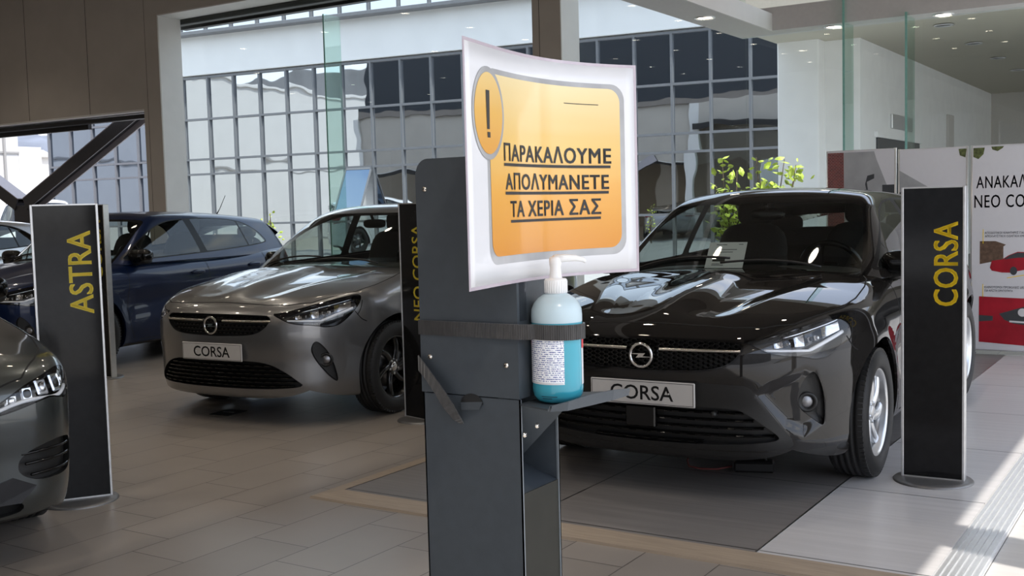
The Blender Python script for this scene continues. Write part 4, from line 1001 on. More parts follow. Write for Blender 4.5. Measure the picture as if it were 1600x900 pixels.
# materials of the cars
M['p_black'] = mat('black_car_paint', (.012, .0107, .0097), .3, var=.05, coat=1, coat_rough=.012, spec=0)
M['p_grey'] = mat('metallic_grey_car_paint', (.20, .196, .192), .30, metal=.75, var=.04, vscale=900, coat=1, coat_rough=.015)
M['p_blue'] = mat('navy_blue_car_paint', (.003, .010, .040), .30, metal=.3, var=.06, vscale=900, coat=.5, spec=.2, coat_rough=.015)
M['p_anth'] = mat('anthracite_green_car_paint', (.062, .068, .066), .30, metal=.7, var=.05, vscale=900, coat=1, coat_rough=.015)
M['p_silver'] = mat('silver_car_paint', (.50, .50, .50), .3, metal=.6, var=.03, coat=1, coat_rough=.02)
M['p_white'] = mat('white_car_paint', (.75, .75, .75), .35, var=.02, coat=1, coat_rough=.02)
M['plastic'] = mat('black_bumper_plastic', (.012, .0118, .0115), .42, var=.15, vscale=120, bump=.03, bscale=700)
M['gloss'] = mat('gloss_black_trim', (.004, .004, .004), .06, var=.1, spec=.45)
M['pillar'] = mat('black_window_pillar', (.006, .006, .0062), .38, var=.1, spec=.22)
M['gapm'] = mat('black_panel_gap', (.002, .002, .002), .8)
M['chrome'] = mat('polished_chrome', (.78, .76, .73), .10, metal=1, var=.02)
M['satin'] = mat('satin_chrome_bar', (.50, .47, .43), .26, metal=1, var=.03)
M['tyre'] = mat('tyre_rubber', (.016, .0155, .015), .62, var=.15, vscale=60, bump=.05, bscale=300)
M['alloy'] = mat('silver_alloy', (.66, .67, .68), .28, metal=.85, var=.03, coat=.5)
M['alloy_black'] = mat('black_alloy', (.008, .008, .008), .18, var=.1, coat=.6)
M['disc'] = mat('brake_disc_iron', (.30, .30, .31), .35, metal=1, var=.1)
M['cabin'] = mat('dark_cabin_plastic', (.020, .019, .018), .6, var=.1)
M['seat'] = mat('charcoal_seat_cloth', (.035, .033, .032), .85, var=.2, vscale=120)
M['carglass'] = glass('tinted_car_glass', (.66, .71, .68), ior=1.55)
M['lampglass'] = glass('clear_lamp_lens', (.93, .94, .95), ior=1.5)
M['lampdark'] = mat('dark_lamp_housing', (.010, .010, .011), .18, var=.1, coat=.5)
M['lampchrome'] = mat('lamp_reflector_chrome', (.72, .74, .78), .14, metal=1, var=.02)
M['drl'] = mat('daytime_light_strip', (.80, .81, .84), .2, var=.02, coat=.6)
M['plate'] = mat('pale_grey_plate', (.50, .48, .455), .35, var=.02)
M['redlamp'] = mat('red_tail_lamp', (.25, .008, .008), .12, coat=1)
M['amber'] = mat('amber_reflector', (.6, .2, .02), .2, coat=.5)
M['mirrorglass'] = mat('mirror_glass', (.8, .82, .82), .02, metal=1, var=.01)

LX = np.concatenate([np.linspace(-.12, 1.0, 84), np.linspace(1.035, 3.1, 60), np.linspace(3.13, 4.2, 38)])
LY = np.linspace(0, .98, 62); LZ = np.linspace(.08, 1.12, 62)
def shell_l(): return halfshell(L, LX, LY, LZ, (.75, 3.3), .55, 'frts')
GSPOCKET = [(.56, .50), (.66, .565), (.90, .625), (1.00, .605), (1.085, .46), (1.085, .345), (.90, .285), (.765, .33)]
NT = {}
def nose_table():
    yy = np.linspace(0, .72, 73); zz = np.linspace(.2, .8, 121); Y, Z = np.meshgrid(yy, zz, indexing='ij')
    NT['x'] = frontpt(L, Y.ravel(), Z.ravel())[:, 0].reshape(Y.shape)
def nosept(y, z):
    y = np.atleast_1d(np.array(y, float)); z = np.broadcast_to(np.array(z, float), y.shape)
    a = np.clip(np.abs(y) / .01, 0, 71.999); b = np.clip((z - .2) / .005, 0, 119.999); i, j = a.astype(int), b.astype(int); u, v = a - i, b - j; T = NT['x']
    return np.stack([(T[i, j] * (1 - v) + T[i, j + 1] * v) * (1 - u) + (T[i + 1, j] * (1 - v) + T[i + 1, j + 1] * v) * u, y, z], 1)
GX = np.concatenate([np.linspace(.9, 1.9, 34), np.linspace(1.925, 4.15, 92)])
SHELL_G = halfshell(G, GX, np.linspace(0, .95, 60), np.linspace(.93, 1.5, 40), (1.95, 3.3), .96, 'frts')
GRILLE = {'base': [(-.5, .742), (.40, .742), (.448, .728), (.462, .698), (.43, .645), (.355, .598), (.2, .583), (-.5, .576)],
          'gs': [(-.5, .742), (.42, .742), (.455, .728), (.468, .695), (.43, .64), (.36, .604), (.2, .586), (-.5, .578)],
          'astra': [(-.5, .66), (.36, .65), (.44, .63), (.43, .59), (.36, .545), (.2, .53), (-.5, .52)]}
HEAD = {'base': [(.50, .742), (.565, .738), (.70, .757), (.985, .803), (1.335, .842), (1.345, .805), (1.30, .755), (1.225, .705), (1.15, .665), (1.08, .642), (.97, .640), (.92, .652), (.70, .668), (.62, .69)],
        'astra': [(.47, .635), (.56, .675), (.68, .717), (.82, .742), (.95, .760), (1.04, .757), (1.085, .72), (1.06, .672), (1.02, .648), (.95, .632), (.88, .640), (.81, .652), (.72, .642), (.56, .615), (.47, .607)]}
HEAD['gs'] = HEAD['base']
FOG = {'base': [(.838, .500), (.860, .542), (.895, .560), (.945, .535), (1.005, .482), (1.045, .42), (1.075, .350), (1.088, .286), (1.06, .290), (1.00, .324), (.93, .385), (.875, .44)],
       'gs': [(.86, .50), (.945, .588), (.99, .588), (1.04, .52), (1.067, .452), (1.068, .36), (1.05, .335), (1.00, .36), (.948, .388), (.877, .424)],
       'astra': [(.60, .385), (.635, .455), (.84, .485), (1.0, .475), (1.04, .43), (1.03, .375), (.97, .340), (.83, .330), (.69, .337)]}
INTAKE = {'base': [(-.5, .437), (.25, .437), (.42, .424), (.53, .366), (.60, .300), (.628, .268), (.50, .258), (.25, .252), (-.5, .250)],
          'gs': [(-.5, .445), (.39, .437), (.46, .420), (.54, .36), (.605, .302), (.59, .285), (.45, .27), (.25, .262), (-.5, .258)],
          'astra': [(-.5, .34), (.46, .33), (.56, .27), (.585, .24), (.56, .22), (.4, .215), (-.5, .215)]}
WSHIELD = [(-.5, 1.362), (.30, 1.360), (.50, 1.350), (.575, 1.335), (.606, 1.28), (.645, 1.17), (.69, 1.03), (.71, .90), (-.5, .90)]
SWIN = [(1.27, .965), (1.36, 1.02), (1.60, 1.168), (1.84, 1.282), (2.10, 1.347), (2.55, 1.357), (2.95, 1.340), (3.22, 1.295), (3.40, 1.20), (3.50, 1.085), (3.46, 1.060), (3.10, 1.030), (2.4, .998), (1.8, .978)]
RWIN = [(-.5, 1.275), (.40, 1.26), (.50, 1.235), (.585, 1.06), (.56, 1.03), (-.5, 1.025)]
def wheel_meshes(rim_key, spokes, twist, w0, w1, cap):
    """wheel with its axle along +y (outer face at +y); returns part meshes"""
    R = Matrix.Rotation(-PI / 2, 4, 'X'); out = []
    t = MB(); t.sm = True; hw = .0975
    prof = [(.205, .072), (.215, .090), (.228, .098), (.262, .1025), (.290, .095), (.305, .082), (.312, .070)]
    gr = []
    for c in (.045, .016, -.016, -.045): gr += [(.3145, c + .006), (.307, c + .0045), (.307, c - .0045), (.3145, c - .006)]
    t.lathe(prof + gr + [(r, -h) for r, h in prof[::-1]], 72, M=R)
    t.sm = False
    for k in range(72):                                  # shoulder blocks
        a = 2 * PI * k / 72
        for s in (1, -1): t.box(.296, .3135, -.0105, .0095, s * .071 - .006, s * .071 + .016 * (1 if s > 0 else -0) + (0 if s > 0 else .0), M=R @ Matrix.Rotation(a, 4, 'Z'))
    out.append(('wheel', None, t, 'tyre'))
    b = MB(); b.sm = True
    b.lathe([(.205, -.09), (.195, -.07), (.185, .03), (.196, .062), (.209, .074), (.2145, .083), (.213, .087), (.206, .084), (.199, .072), (.190, .055)], 60, M=R)
    for k in range(spokes):
        a0 = 2 * PI * k / spokes; ring = []
        for j in range(9):
            u = j / 8; r = .035 + .163 * u; a = a0 + twist * u ** 1.3; w = (w0 * (1 - u) + w1 * u) * (1 + .35 * max(0, u - .75) * 4 * .3); h = .066 - .012 * (1 - u) ** 2 - .006 * u ** 4
            c, s = math.cos(a), math.sin(a); d = .028
            ring.append([(r * c - q * -s * 0 - q * s, r * s + q * c, hh) for q, hh in ((-w, h - d), (-w, h - .006), (-w * .55, h), (w * .30, h + .001), (w, h - .010), (w, h - d))])
        b.grid([[R @ Vector(p) for p in row + [row[0]]] for row in ring])
    b.lathe([(.058, .030), (.060, .052), (.050, .060), (.034, .0615), (.033, .058)], 32, M=R)
    out.append(('rim', 'wheel', b, rim_key))
    c = MB(); c.sm = True; c.lathe([(.033, .056), (.031, .0625), (.024, .0645), (0, .065)], 28, M=R); out.append(('hub_cap', 'wheel', c, cap))
    n = MB()
    for k in range(5): a = 2 * PI * k / 5 + .3; n.lathe([(.009, .050), (.009, .0605), (.006, .064), (0, .064)], 6, M=R @ Matrix.Translation((.047 * math.cos(a), .047 * math.sin(a), 0)))
    out.append(('lug_nuts', 'wheel', n, 'alloy'))
    d = MB(); d.sm = True; d.lathe([(.03, .0), (.14, .0), (.14, -.02), (.03, -.02)], 40, M=R); out.append(('brake_disc', 'wheel', d, 'disc'))
    q = MB(); q.sm = True; q.superell((.0, .0, 0), (.035, .03, .075), .5, M=Matrix.Translation((-.13, -.005, .02))); out.append(('brake_caliper', 'wheel', q, 'disc'))
    return out
def car_parts(style, rim='alloy', spokes=7, twist=.5, sw=(.024, .030), plate=True):
    """list of (name, parent index or None, mesh, offset) — every part of a car in car axes"""
    parts = []
    def put(name, me, parent=None, loc=None, mk=None): parts.append((name, parent, me, loc, mk)); return len(parts) - 1
    def pm(name, mb, key, parent=None, loc=None):
        me = mb.mesh(name, M.get(key) or M['cabin']); return put(name, me, parent, loc, key)
    def pn(name, V, F, N, key, parent=None):
        F = orient(V, F, N) if N is not None else F
        return put(name, nmesh(name, V, F, N, M.get(key) or M['p_grey']), parent, None, key)
    def pr(name, V, F, key, parent=None, smooth=False):
        mb = MB(); mb.sm = smooth; mb.add(V, F); return pm(name, mb, key, parent)
    global NOSE, POCKET
    NOSE = (.10, .20, 8) if style == 'astra' else (.16, .50, 6); POCKET = GSPOCKET if style == 'gs' else None
    nose_table(); S = Surf(*shell_l(), L)
    nose = lambda c: (c[:, 0] < .9)
    S.cut(lambda p: np.maximum(np.hypot(p[:, 0] - WX[0], p[:, 2] - WR) - .368, .5 - p[:, 1]), 'arch', lambda c: (c[:, 1] > .5) & (c[:, 0] < 1.5) & (c[:, 2] < .8))
    S.cut(lambda p: np.maximum(np.hypot(p[:, 0] - WX[1], p[:, 2] - WR) - .368, .5 - p[:, 1]), 'arch', lambda c: (c[:, 1] > .5) & (c[:, 0] > 2.7) & (c[:, 2] < .8))
    g = chaikin(GRILLE[style]); hl = chaikin(HEAD[style], 2); fg = chaikin(FOG[style], 2); it = chaikin(INTAKE[style], 2)
    yz = lambda p: p[:, 1:3]
    uz = lambda p: np.stack([p[:, 0] + p[:, 1], p[:, 2]], 1)
    fr_ = lambda c: (c[:, 0] < .35) & (c[:, 2] > .2) & (c[:, 2] < .8)
    S.cut(lambda p: polysd(yz(p), g), 'grille_rim', fr_, ('body',)); S.cut(lambda p: polysd(yz(p), g) + .010, 'grille', fr_, ('grille_rim',))
    hk = lambda c: (c[:, 0] < .75) & (c[:, 2] > .6) & (c[:, 2] < .87) & (c[:, 1] > .35)
    S.cut(lambda p: polysd(uz(p), hl), 'lamp_seal', hk, ('body',)); S.cut(lambda p: polysd(uz(p), hl) + .006, 'lamp', hk, ('lamp_seal',))
    S.cut(lambda p: polysd(yz(p), it), 'intake', lambda c: (c[:, 0] < .4) & (c[:, 2] < .5), ('body',))
    S.cut(lambda p: polysd(uz(p), fg), 'fog', lambda c: (c[:, 0] < .6) & (c[:, 2] < .65) & (c[:, 1] > .4), ('body',))
    if style == 'gs':
        ins = chaikin([(-.5, .560), (.46, .545), (.50, .52), (.60, .36), (.66, .27), (.62, .245), (.3, .238), (-.5, .235)], 1)
        S.cut(lambda p: polysd(yz(p), ins), 'insert', lambda c: (c[:, 0] < .4) & (c[:, 2] < .58), ('body',))
    lipz = {'base': .232, 'gs': .235, 'astra': .205}[style]
    S.cut(lambda p: p[:, 2] - lipz + .0 * p[:, 0], 'lip', lambda c: (c[:, 0] < .40) & (c[:, 2] < .3), ('body',))
    S.cut(lambda p: p[:, 2] - .205, 'sill', lambda c: (c[:, 0] > 1.2) & (c[:, 0] < 3.02) & (c[:, 2] < .3), ('body',))
    tl = chaikin([(3.70, .96), (4.2, .99), (4.2, .78), (3.9, .78), (3.76, .86)], 1)
    S.cut(lambda p: polysd(p[:, [0, 2]], tl), 'tail', lambda c: (c[:, 0] > 3.6) & (c[:, 1] > .42), ('body',))
    S.finish()
    V, F, N = S.region('body')
    # inner lips of the wheel arches
    body = pn('body', *mirror(V, F, N), 'paint')
    AV, AF, AN = S.region('arch'); eb = boundary(AF)
    if eb:
        rimE = [e for e in eb if all(abs(np.hypot(AV[i][0] - (WX[0] if AV[i][0] < 2 else WX[1]), AV[i][2] - WR) - .368) < .006 for i in e)]
        LV = []; LF = []
        for a, b in rimE:
            k = len(LV); cx = WX[0] if AV[a][0] < 2 else WX[1]
            for i in (a, b):
                p = AV[i]; d = np.array([p[0] - cx, 0, p[2] - WR]); d /= np.linalg.norm(d); LV += [p, p - np.array([0, .012, 0]) - d * .004, p - np.array([0, .05, 0]) + d * .004]
            LF += [(k, k + 3, k + 4, k + 1), (k + 1, k + 4, k + 5, k + 2)]
        wk_ = {}; wm_ = [wk_.setdefault(tuple(np.round(p, 4)), i) for i, p in enumerate(LV)]; LF = [tuple(wm_[i] for i in f) for f in LF]
        LV = np.array(LV)
        for cx in WX:
            for s in (1, -1): pr('arch_lip', LV * [1, s, 1], [f for f in LF if abs(LV[f[0]][0] - cx) < .6], 'paint', body)
    li = MB(); li.sm = True
    for cx in WX:
        for s in (1, -1):
            li.lathe([(.37, .36), (.385, .80)], 40, M=Matrix.Translation((cx, 0, WR)) @ Matrix.Rotation(-PI / 2 * s, 4, 'X'), a0=0, a1=2 * PI)
            li.lathe([(.37, .36), (.05, .36)], 40, M=Matrix.Translation((cx, 0, WR)) @ Matrix.Rotation(-PI / 2 * s, 4, 'X'))
    # keep only the upper part of the liner
    keep = [i for i, f in enumerate(li.F) if min(li.V[k][2] for k in f) > .205]
    li.F = [li.F[i] for i in keep]; li.M = [0] * len(keep); li.S = [True] * len(keep); pm('wheel_arch_liner', li, 'plastic')
    ut = MB(); ut.box(.12, 3.92, -.36, .36, .195, .30, bev=.02); ut.box(1.27, 2.95, -.80, .80, .195, .28, bev=.02); ut.box(.16, .42, -.45, .45, .21, .26); pm('undertray', ut, 'plastic')
    V, F, N = S.region('lip'); V, F, N = mirror(V, F, N); pn('bumper_lip', V, F, N, 'plastic' if style != 'base' else 'paint')
    V, F, N = S.region('sill'); V, F, N = mirror(V, F, N); pn('sill_trim', V, F, N, 'plastic')
    for s in (0, 1):
        q = S.region('tail'); q = flip(*q) if s else q; pn('tail_lamp', *q, 'redlamp')
    # grille
    V, F, N = S.region('grille'); V, F, N = mirror(V, F, N); rv, rf = recess(V, F, np.array([.035, 0, 0])); gi = pr('grille', rv, rf, 'plastic')
    V, F, N = S.region('grille_rim'); V, F, N = mirror(V, F, N); pn('grille_surround', V, F, N, 'gloss' if style != 'base' else 'paint', gi)
    gy0, gz0, gz1 = (.45, .578, .742) if style != 'astra' else (.44, .53, .65); net = MB()
    inside = lambda y, z, m=.014: polysd(np.array([[abs(y), z]]), g)[0] < -m
    if style in ('base', 'astra'):
        r = 0; z = gz0 + .012
        while z < gz1:
            y = -.46 + (.017 if r % 2 else 0)
            while y < .46:
                if inside(y, z) and inside(y + .02, z):
                    p = nosept([y, y + .02], z)
                    net.add([(p[0][0] + .012, y, z - .003), (p[1][0] + .012, y + .02, z - .003), (p[1][0] + .010, y + .02, z + .003), (p[0][0] + .010, y, z + .003), (p[0][0] + .034, y, z - .006), (p[1][0] + .034, y + .02, z - .006), (p[1][0] + .034, y + .02, z + .006), (p[0][0] + .034, y, z + .006)], [(0, 1, 2, 3), (0, 4, 5, 1), (3, 2, 6, 7), (0, 3, 7, 4), (1, 5, 6, 2)])
                y += .034
            z += .0235; r += 1
    else:
        hx = .0155; r = 0; z = gz0
        while z < gz1 + .02:
            y = -.48 + (hx * 1.5 if r % 2 else 0)
            while y < .48:
                if inside(y, z, .008):
                    x = nosept([y], np.clip(z, gz0, gz1))[0][0]; ri = []
                    for q in range(6):
                        a = PI / 3 * q; ri.append((y + hx * 1.15 * math.cos(a), z + hx * .62 * math.sin(a), y + hx * .92 * math.cos(a), z + hx * .46 * math.sin(a)))
                    b0 = [(x + .012, c[0], c[1]) for c in ri] + [(x + .012, c[2], c[3]) for c in ri] + [(x + .032, c[2], c[3]) for c in ri]
                    net.add(b0, [(q, (q + 1) % 6, 6 + (q + 1) % 6, 6 + q) for q in range(6)] + [(6 + q, 6 + (q + 1) % 6, 12 + (q + 1) % 6, 12 + q) for q in range(6)])
                y += hx * 3
            z += hx * .62; r += 1
    pm('grille_mesh', net, 'gloss', gi)
    bz = {'base': .690, 'gs': .690, 'astra': .61}[style]
    for s in (1, -1):
        yy = np.linspace(.082, .452, 26); P = nosept(yy, bz); tb = MB(); tb.sm = True; rows = []
        for p in P:
            h = .0085; rows.append([(p[0] + .012, p[1] * s, bz - h), (p[0] - .003, p[1] * s, bz - h * .7), (p[0] - .006, p[1] * s, bz), (p[0] - .003, p[1] * s, bz + h * .7), (p[0] + .012, p[1] * s, bz + h)])
        tb.grid(rows); pm('chrome_bar', tb, 'satin', gi)
    em = MB(); em.sm = True; ez = .662 if style != 'astra' else .59; Rm = Matrix.Translation((-.016, 0, ez)) @ Matrix.Rotation(PI / 2, 4, 'Y')
    em.tube([Rm @ Vector((.053 * math.cos(a), .053 * math.sin(a), 0)) for a in np.linspace(0, 2 * PI, 41)[:-1]], .0075, 12, closed=True); em.sm = False
    em.prism([(.066, .006), (-.024, .011), (-.010, -.004), (-.066, -.006), (.024, -.011), (.010, .004)], -.005, .006, 'x', M=Matrix.Translation((-.016, 0, ez)))
    pm('emblem', em, 'chrome', gi)
    # lower intake with slats
    V, F, N = S.region('intake'); V, F, N = mirror(V, F, N); rv, rf = recess(V, F, np.array([.045, 0, 0])); ii = pr('lower_intake', rv, rf, 'plastic')
    sl = MB(); ins_it = lambda y, z: polysd(np.array([[abs(y), z]]), it)[0] < -.008
    zs = np.arange(.272, .435, .026 if style != 'gs' else .034)
    for k, z in enumerate(zs):
        ys_ = [y for y in np.linspace(-.62, .62, 90) if ins_it(y, z)]
        if len(ys_) < 3: continue
        P = nosept(ys_, z); sl.sm = False
        sl.grid([[(p[0] + .04, p[1], z - .004), (p[0] + .012, p[1], z - .004), (p[0] + .009, p[1], z), (p[0] + .012, p[1], z + .003), (p[0] + .04, p[1], z + .006)] for p in P])
        for y in np.arange(-.6 + (.035 if k % 2 else 0), .6, .072):
            if ins_it(y, z) and ins_it(y + .034, z):
                q = nosept([y, y + .034], z); sl.add([(q[0][0] + .006, y, z - .003), (q[1][0] + .006, y + .034, z - .003), (q[1][0] + .003, y + .034, z + .0035), (q[0][0] + .003, y, z + .0035), (q[0][0] + .02, y, z + .008), (q[1][0] + .02, y + .034, z + .008)], [(0, 1, 2, 3), (3, 2, 5, 4)])
    pm('intake_slats', sl, 'gloss', ii)
    if style == 'gs':
        V, F, N = S.region('insert'); V, F, N = mirror(V, F, N); pn('bumper_insert', V, F, N, 'plastic')
        rd = MB(); x = nosept([0], .37)[0][0]; rd.box(x - .006, x + .03, -.055, .095, .325, .425, bev=.006); pm('radar_cover', rd, 'gloss', ii)
        for s in (-.33, .33):
            q = MB(); q.sm = True; x = nosept([s], .405)[0][0]; q.lathe([(0, -.010), (.010, -.009), (.014, 0), (.014, .03)], 18, M=Matrix.Translation((x - .002, s, .405)) @ Matrix.Rotation(PI / 2, 4, 'Y')); pm('parking_sensor', q, 'plastic', ii)
    # head lamps
    for s in (1, -1):
        V, F, N = S.region('lamp'); N0 = N.copy()
        if s < 0: V, F, N = flip(V, F, N)
        h = pn('headlamp', V, F, N, 'lampglass')
        rv, rf = recess(V, F, -N * .045, False); pr('lamp_housing', rv, rf, 'lampdark', h)
        q = S.region('lamp_seal'); q = flip(*q) if s < 0 else q; pn('lamp_seal', *q, 'gloss', h)
        def loc(u, z, d):
            p = uzpt(L, u, z); n = grad(L, p); p = p - n * np.array(d).reshape(-1, 1); p[:, 1] *= s; n[:, 1] *= s; return p, n
        if style != 'astra':
            us = np.concatenate([np.linspace(.64, .95, 18), np.linspace(.97, 1.26, 14)]); zz = np.concatenate([np.linspace(.695, .684, 18), np.linspace(.688, .752, 14)])
            P, n = loc(us, zz, .016); tb = MB(); tb.sm = True; tb.tube([tuple(p) for p in P], [.0065] * 18 + [.009] * 14, 8); pm('daytime_strip', tb, 'drl', h)
            P, n = loc(np.linspace(.78, 1.26, 20), np.linspace(.752, .815, 20), .018); tb = MB(); tb.sm = True; tb.tube([tuple(p) for p in P], .0035, 6); pm('upper_strip', tb, 'lampchrome', h)
            boxes = [(.745, .718, .034, .036), (.83, .722, .040, .046), (.915, .728, .036, .054), (1.01, .738, .044, .062), (1.10, .748, .05, .070), (1.20, .765, .05, .062)]
        else:
            us = np.linspace(.52, 1.05, 30); zz = .628 + .045 * np.linspace(0, 1, 30) + .012 * np.sin(np.linspace(0, 6.3, 30)); P, n = loc(us, zz, .016); tb = MB(); tb.sm = True; tb.tube([tuple(p) for p in P], .008, 8); pm('daytime_strip', tb, 'drl', h)
            boxes = [(.60, .660, .05, .045), (.69, .682, .05, .055), (.80, .70, .055, .065), (.93, .705, .06, .075), (1.02, .705, .04, .06)]
        if style != 'astra':
            lo_ = lambda u: np.interp(u, [.70, .95, 1.25], [.694, .692, .748]); up_ = lambda u: np.interp(u, [.70, .985, 1.27], [.738, .786, .812])
            for ua, ub, key, dd in ((.715, .775, 'lampchrome', .030), (.785, .85, 'gloss', .034), (.86, .935, 'lampchrome', .028), (.945, 1.075, 'gloss', .036), (1.085, 1.25, 'lampchrome', .024)):
                sh = MB(); sh.sm = True; rows = []
                for k in range(9):
                    u = ua + (ub - ua) * k / 8; q_, n_ = loc([u] * 5, np.linspace(lo_(u) + .014, up_(u) - .006, 5), [dd + .010 * math.sin(PI * k / 8)] * 5); rows.append([tuple(v) for v in q_])
                sh.grid(rows); pm('reflector', sh, key, h)
            boxes = [(.815, .724, .014, .022), (.985, .737, .024, .030), (1.04, .740, .024, .030)]
        for bi, (u, z, w, hh) in enumerate(boxes):
            P, n = loc([u], [z], [.030]); p = Vector(P[0]); nn = Vector(n[0]); xx = Vector((0, 0, 1)).cross(nn).normalized(); yy = nn.cross(xx)
            fm = Matrix(((xx.x, yy.x, nn.x, p.x), (xx.y, yy.y, nn.y, p.y), (xx.z, yy.z, nn.z, p.z), (0, 0, 0, 1))); bx = MB()
            bx.box(-w / 2, w / 2, -hh / 2, hh / 2, -.012, .006, M=fm, bev=.006); k = pm('reflector', bx, 'lampchrome', h)
            le = MB(); le.sm = True; le.superell((0, 0, .006), (w * .32, hh * .32, .010), .8, M=fm); pm('projector', le, 'gloss' if bi % 2 else 'lampchrome', h)
        # fog lamp pocket
        V, F, N = S.region('fog'); N = N.copy()
        if s < 0: V, F, N = flip(V, F, N)
        dv = np.tile([.028, -.012 * s, 0], (len(V), 1)); rv, rf = recess(V, F, dv, False); fo = pr('fog_lamp', rv, rf, 'plastic')
        fu, fz = {'base': (.985, .43), 'gs': (.955, .445), 'astra': (.72, .39)}[style]
        P, n = loc([fu], [fz], [.016]); p = Vector(P[0]); nn = (Vector(n[0]) + Vector((-.9, 0, 0))).normalized(); xx = Vector((0, 0, 1)).cross(nn).normalized(); yy = nn.cross(xx)
        fm = Matrix(((xx.x, yy.x, nn.x, p.x), (xx.y, yy.y, nn.y, p.y), (xx.z, yy.z, nn.z, p.z), (0, 0, 0, 1)))
        q = MB(); q.sm = True; q.lathe([(.046, -.012), (.046, .003), (.040, .006), (.030, .003), (.027, -.006)], 32, M=fm)
        if style != 'astra': pm('fog_bezel', q, 'plastic', fo)
        q = MB(); q.sm = True; q.lathe([(0, .002), (.015, .001), (.027, -.005)], 28, M=fm)
        if style != 'astra': pm('fog_lens', q, 'disc', fo)
        if style == 'astra':
            bl = [(.50, .352), (.585, .366), (.70, .318), (.625, .262), (.50, .27)]; bp2 = np.array(bl); P, n = loc(bp2[:, 0], bp2[:, 1], -.006); P2, n2 = loc(bp2[:, 0], bp2[:, 1], .03); bm2 = MB()
            bm2.add([tuple(p) for p in P] + [tuple(p) for p in P2], [(0, 1, 2, 3, 4)] + [(i, (i + 1) % 5, 5 + (i + 1) % 5, 5 + i) for i in range(5)]); pm('bumper_blade', bm2, 'lampdark', fo)
            for zz in (.362, .408, .448):
                P, n = loc(np.linspace(.68 - .6 * (zz - .362), 1.0, 14), zz, .004); tb = MB(); tb.sm = True; tb.tube([tuple(p) for p in P], .006, 6); pm('fog_slat', tb, 'gloss', fo)
    # number plate with its lettering
    if plate:
        pl = MB(); pm_ = Matrix.Translation((-.014, 0, .490)); pl.box(-.004, .004, -.262, .262, -.0565, .0565, bev=.004, M=pm_); pi_ = pm('number_plate', pl, 'plate')
        bd = MB()
        for y0, y1, z0, z1 in ((-.254, .254, .0485, .0505), (-.254, .254, -.0505, -.0485), (-.254, -.252, -.0505, .0505), (.252, .254, -.0505, .0505)): bd.box(-.0046, -.004, y0, y1, z0, z1, M=pm_)
        pm('plate_border', bd, 'ink', pi_)
        Vt, Ft = text_geo('CORSA', .1, .012, .0004); xs = [v[0] for v in Vt]; ys = [v[1] for v in Vt]; a, b, c, d = min(xs), max(xs), min(ys), max(ys)
        tx = MB(); fm = frameM((-.0186, .158, .456), (0, -1, 0), (0, 0, 1)); tx.add([fm @ Vector(((x - a) / (b - a) * .316, (y - c) / (d - c) * .068, 0)) for x, y, z in Vt], Ft); pm('plate_lettering', tx, 'ink', pi_)
        sc = MB(); sc.sm = True
        for y in (.135, -.135): sc.lathe([(0, .0015), (.004, .001), (.005, 0)], 12, M=Matrix.Translation((-.0182, y, .49)) @ Matrix.Rotation(-PI / 2, 4, 'Y'))
        pm('plate_screws', sc, 'alloy', pi_); bk = MB(); bk.box(-.012, .05, -.20, .20, .45, .53, bev=.01); pm('plate_holder', bk, 'plastic', pi_)
    # ---- glasshouse
    Q = Surf(*SHELL_G, G); ws = chaikin(WSHIELD, 2); sw = chaikin(SWIN, 2) if False else SWIN; sw = chaikin(SWIN, 2); rw = chaikin(RWIN, 2)
    wk = lambda c: (c[:, 0] < 2.0) & (c[:, 1] < .74)
    Q.cut(lambda p: polysd(yz(p), ws), 'ws_border', lambda c: wk(c) & (grad(G, c)[:, 0] < -.12), ('body',)); Q.cut(lambda p: polysd(yz(p), ws) + .020, 'windshield', None, ('ws_border',))
    sk = lambda c: (c[:, 0] > 1.3) & (c[:, 1] > .4) & (grad(G, c)[:, 1] > .3)
    xz = lambda p: p[:, [0, 2]]
    Q.cut(lambda p: polysd(xz(p), sw), 'win_trim', sk, ('body',))
    bp_ = lambda z: 2.36 - .10 * (z - 1.0)
    for nm, xa, xb in (('quarter_light', 1.20, 1.52), ('front_door_glass', 1.535, 2.33), ('rear_door_glass', 2.43, 3.11), ('rear_quarter_glass', 3.135, 3.6)):
        def sd(p, xa=xa, xb=xb): lean = -.12 * (p[:, 2] - 1.15); return np.maximum(np.maximum(polysd(xz(p), sw) + .012, xa + lean - p[:, 0]), p[:, 0] - xb - lean)
        Q.cut(sd, nm, sk, ('win_trim',))
    Q.cut(lambda p: polysd(yz(p), rw), 'rear_window', lambda c: (c[:, 0] > 3.4) & (grad(G, c)[:, 0] > .4), ('body',))
    Q.finish()
    V, F, N = Q.region('body'); V, F, N = mirror(V, F, N); rfi = pn('roof', V, F, N, 'roof')
    pr('headliner', V - N * .02, F, 'cabin', rfi, True)
    V, F, N = Q.region('ws_border'); V, F, N = mirror(V, F, N); wsb = pn('windshield_border', V, F, N, 'gloss')
    V, F, N = Q.region('windshield'); V, F, N = mirror(V, F, N); wsi = pn('windshield', V, F, N, 'carglass')
    for s in (0, 1): q = Q.region('win_trim'); q = flip(*q) if s else q; pn('window_trim', *q, 'pillar')
    for nm in ('quarter_light', 'front_door_glass', 'rear_door_glass', 'rear_quarter_glass'):
        for s in (0, 1):
            q = Q.region(nm)
            if len(q[1]): q = flip(*q) if s else q; pn(nm, *q, 'carglass')
    V, F, N = Q.region('rear_window'); V, F, N = mirror(V, F, N); pn('rear_window', V, F, N, 'carglass')
    # roof spoiler, antenna
    sp = MB(); sp.sm = True; ys_ = np.linspace(-.56, .56, 25)
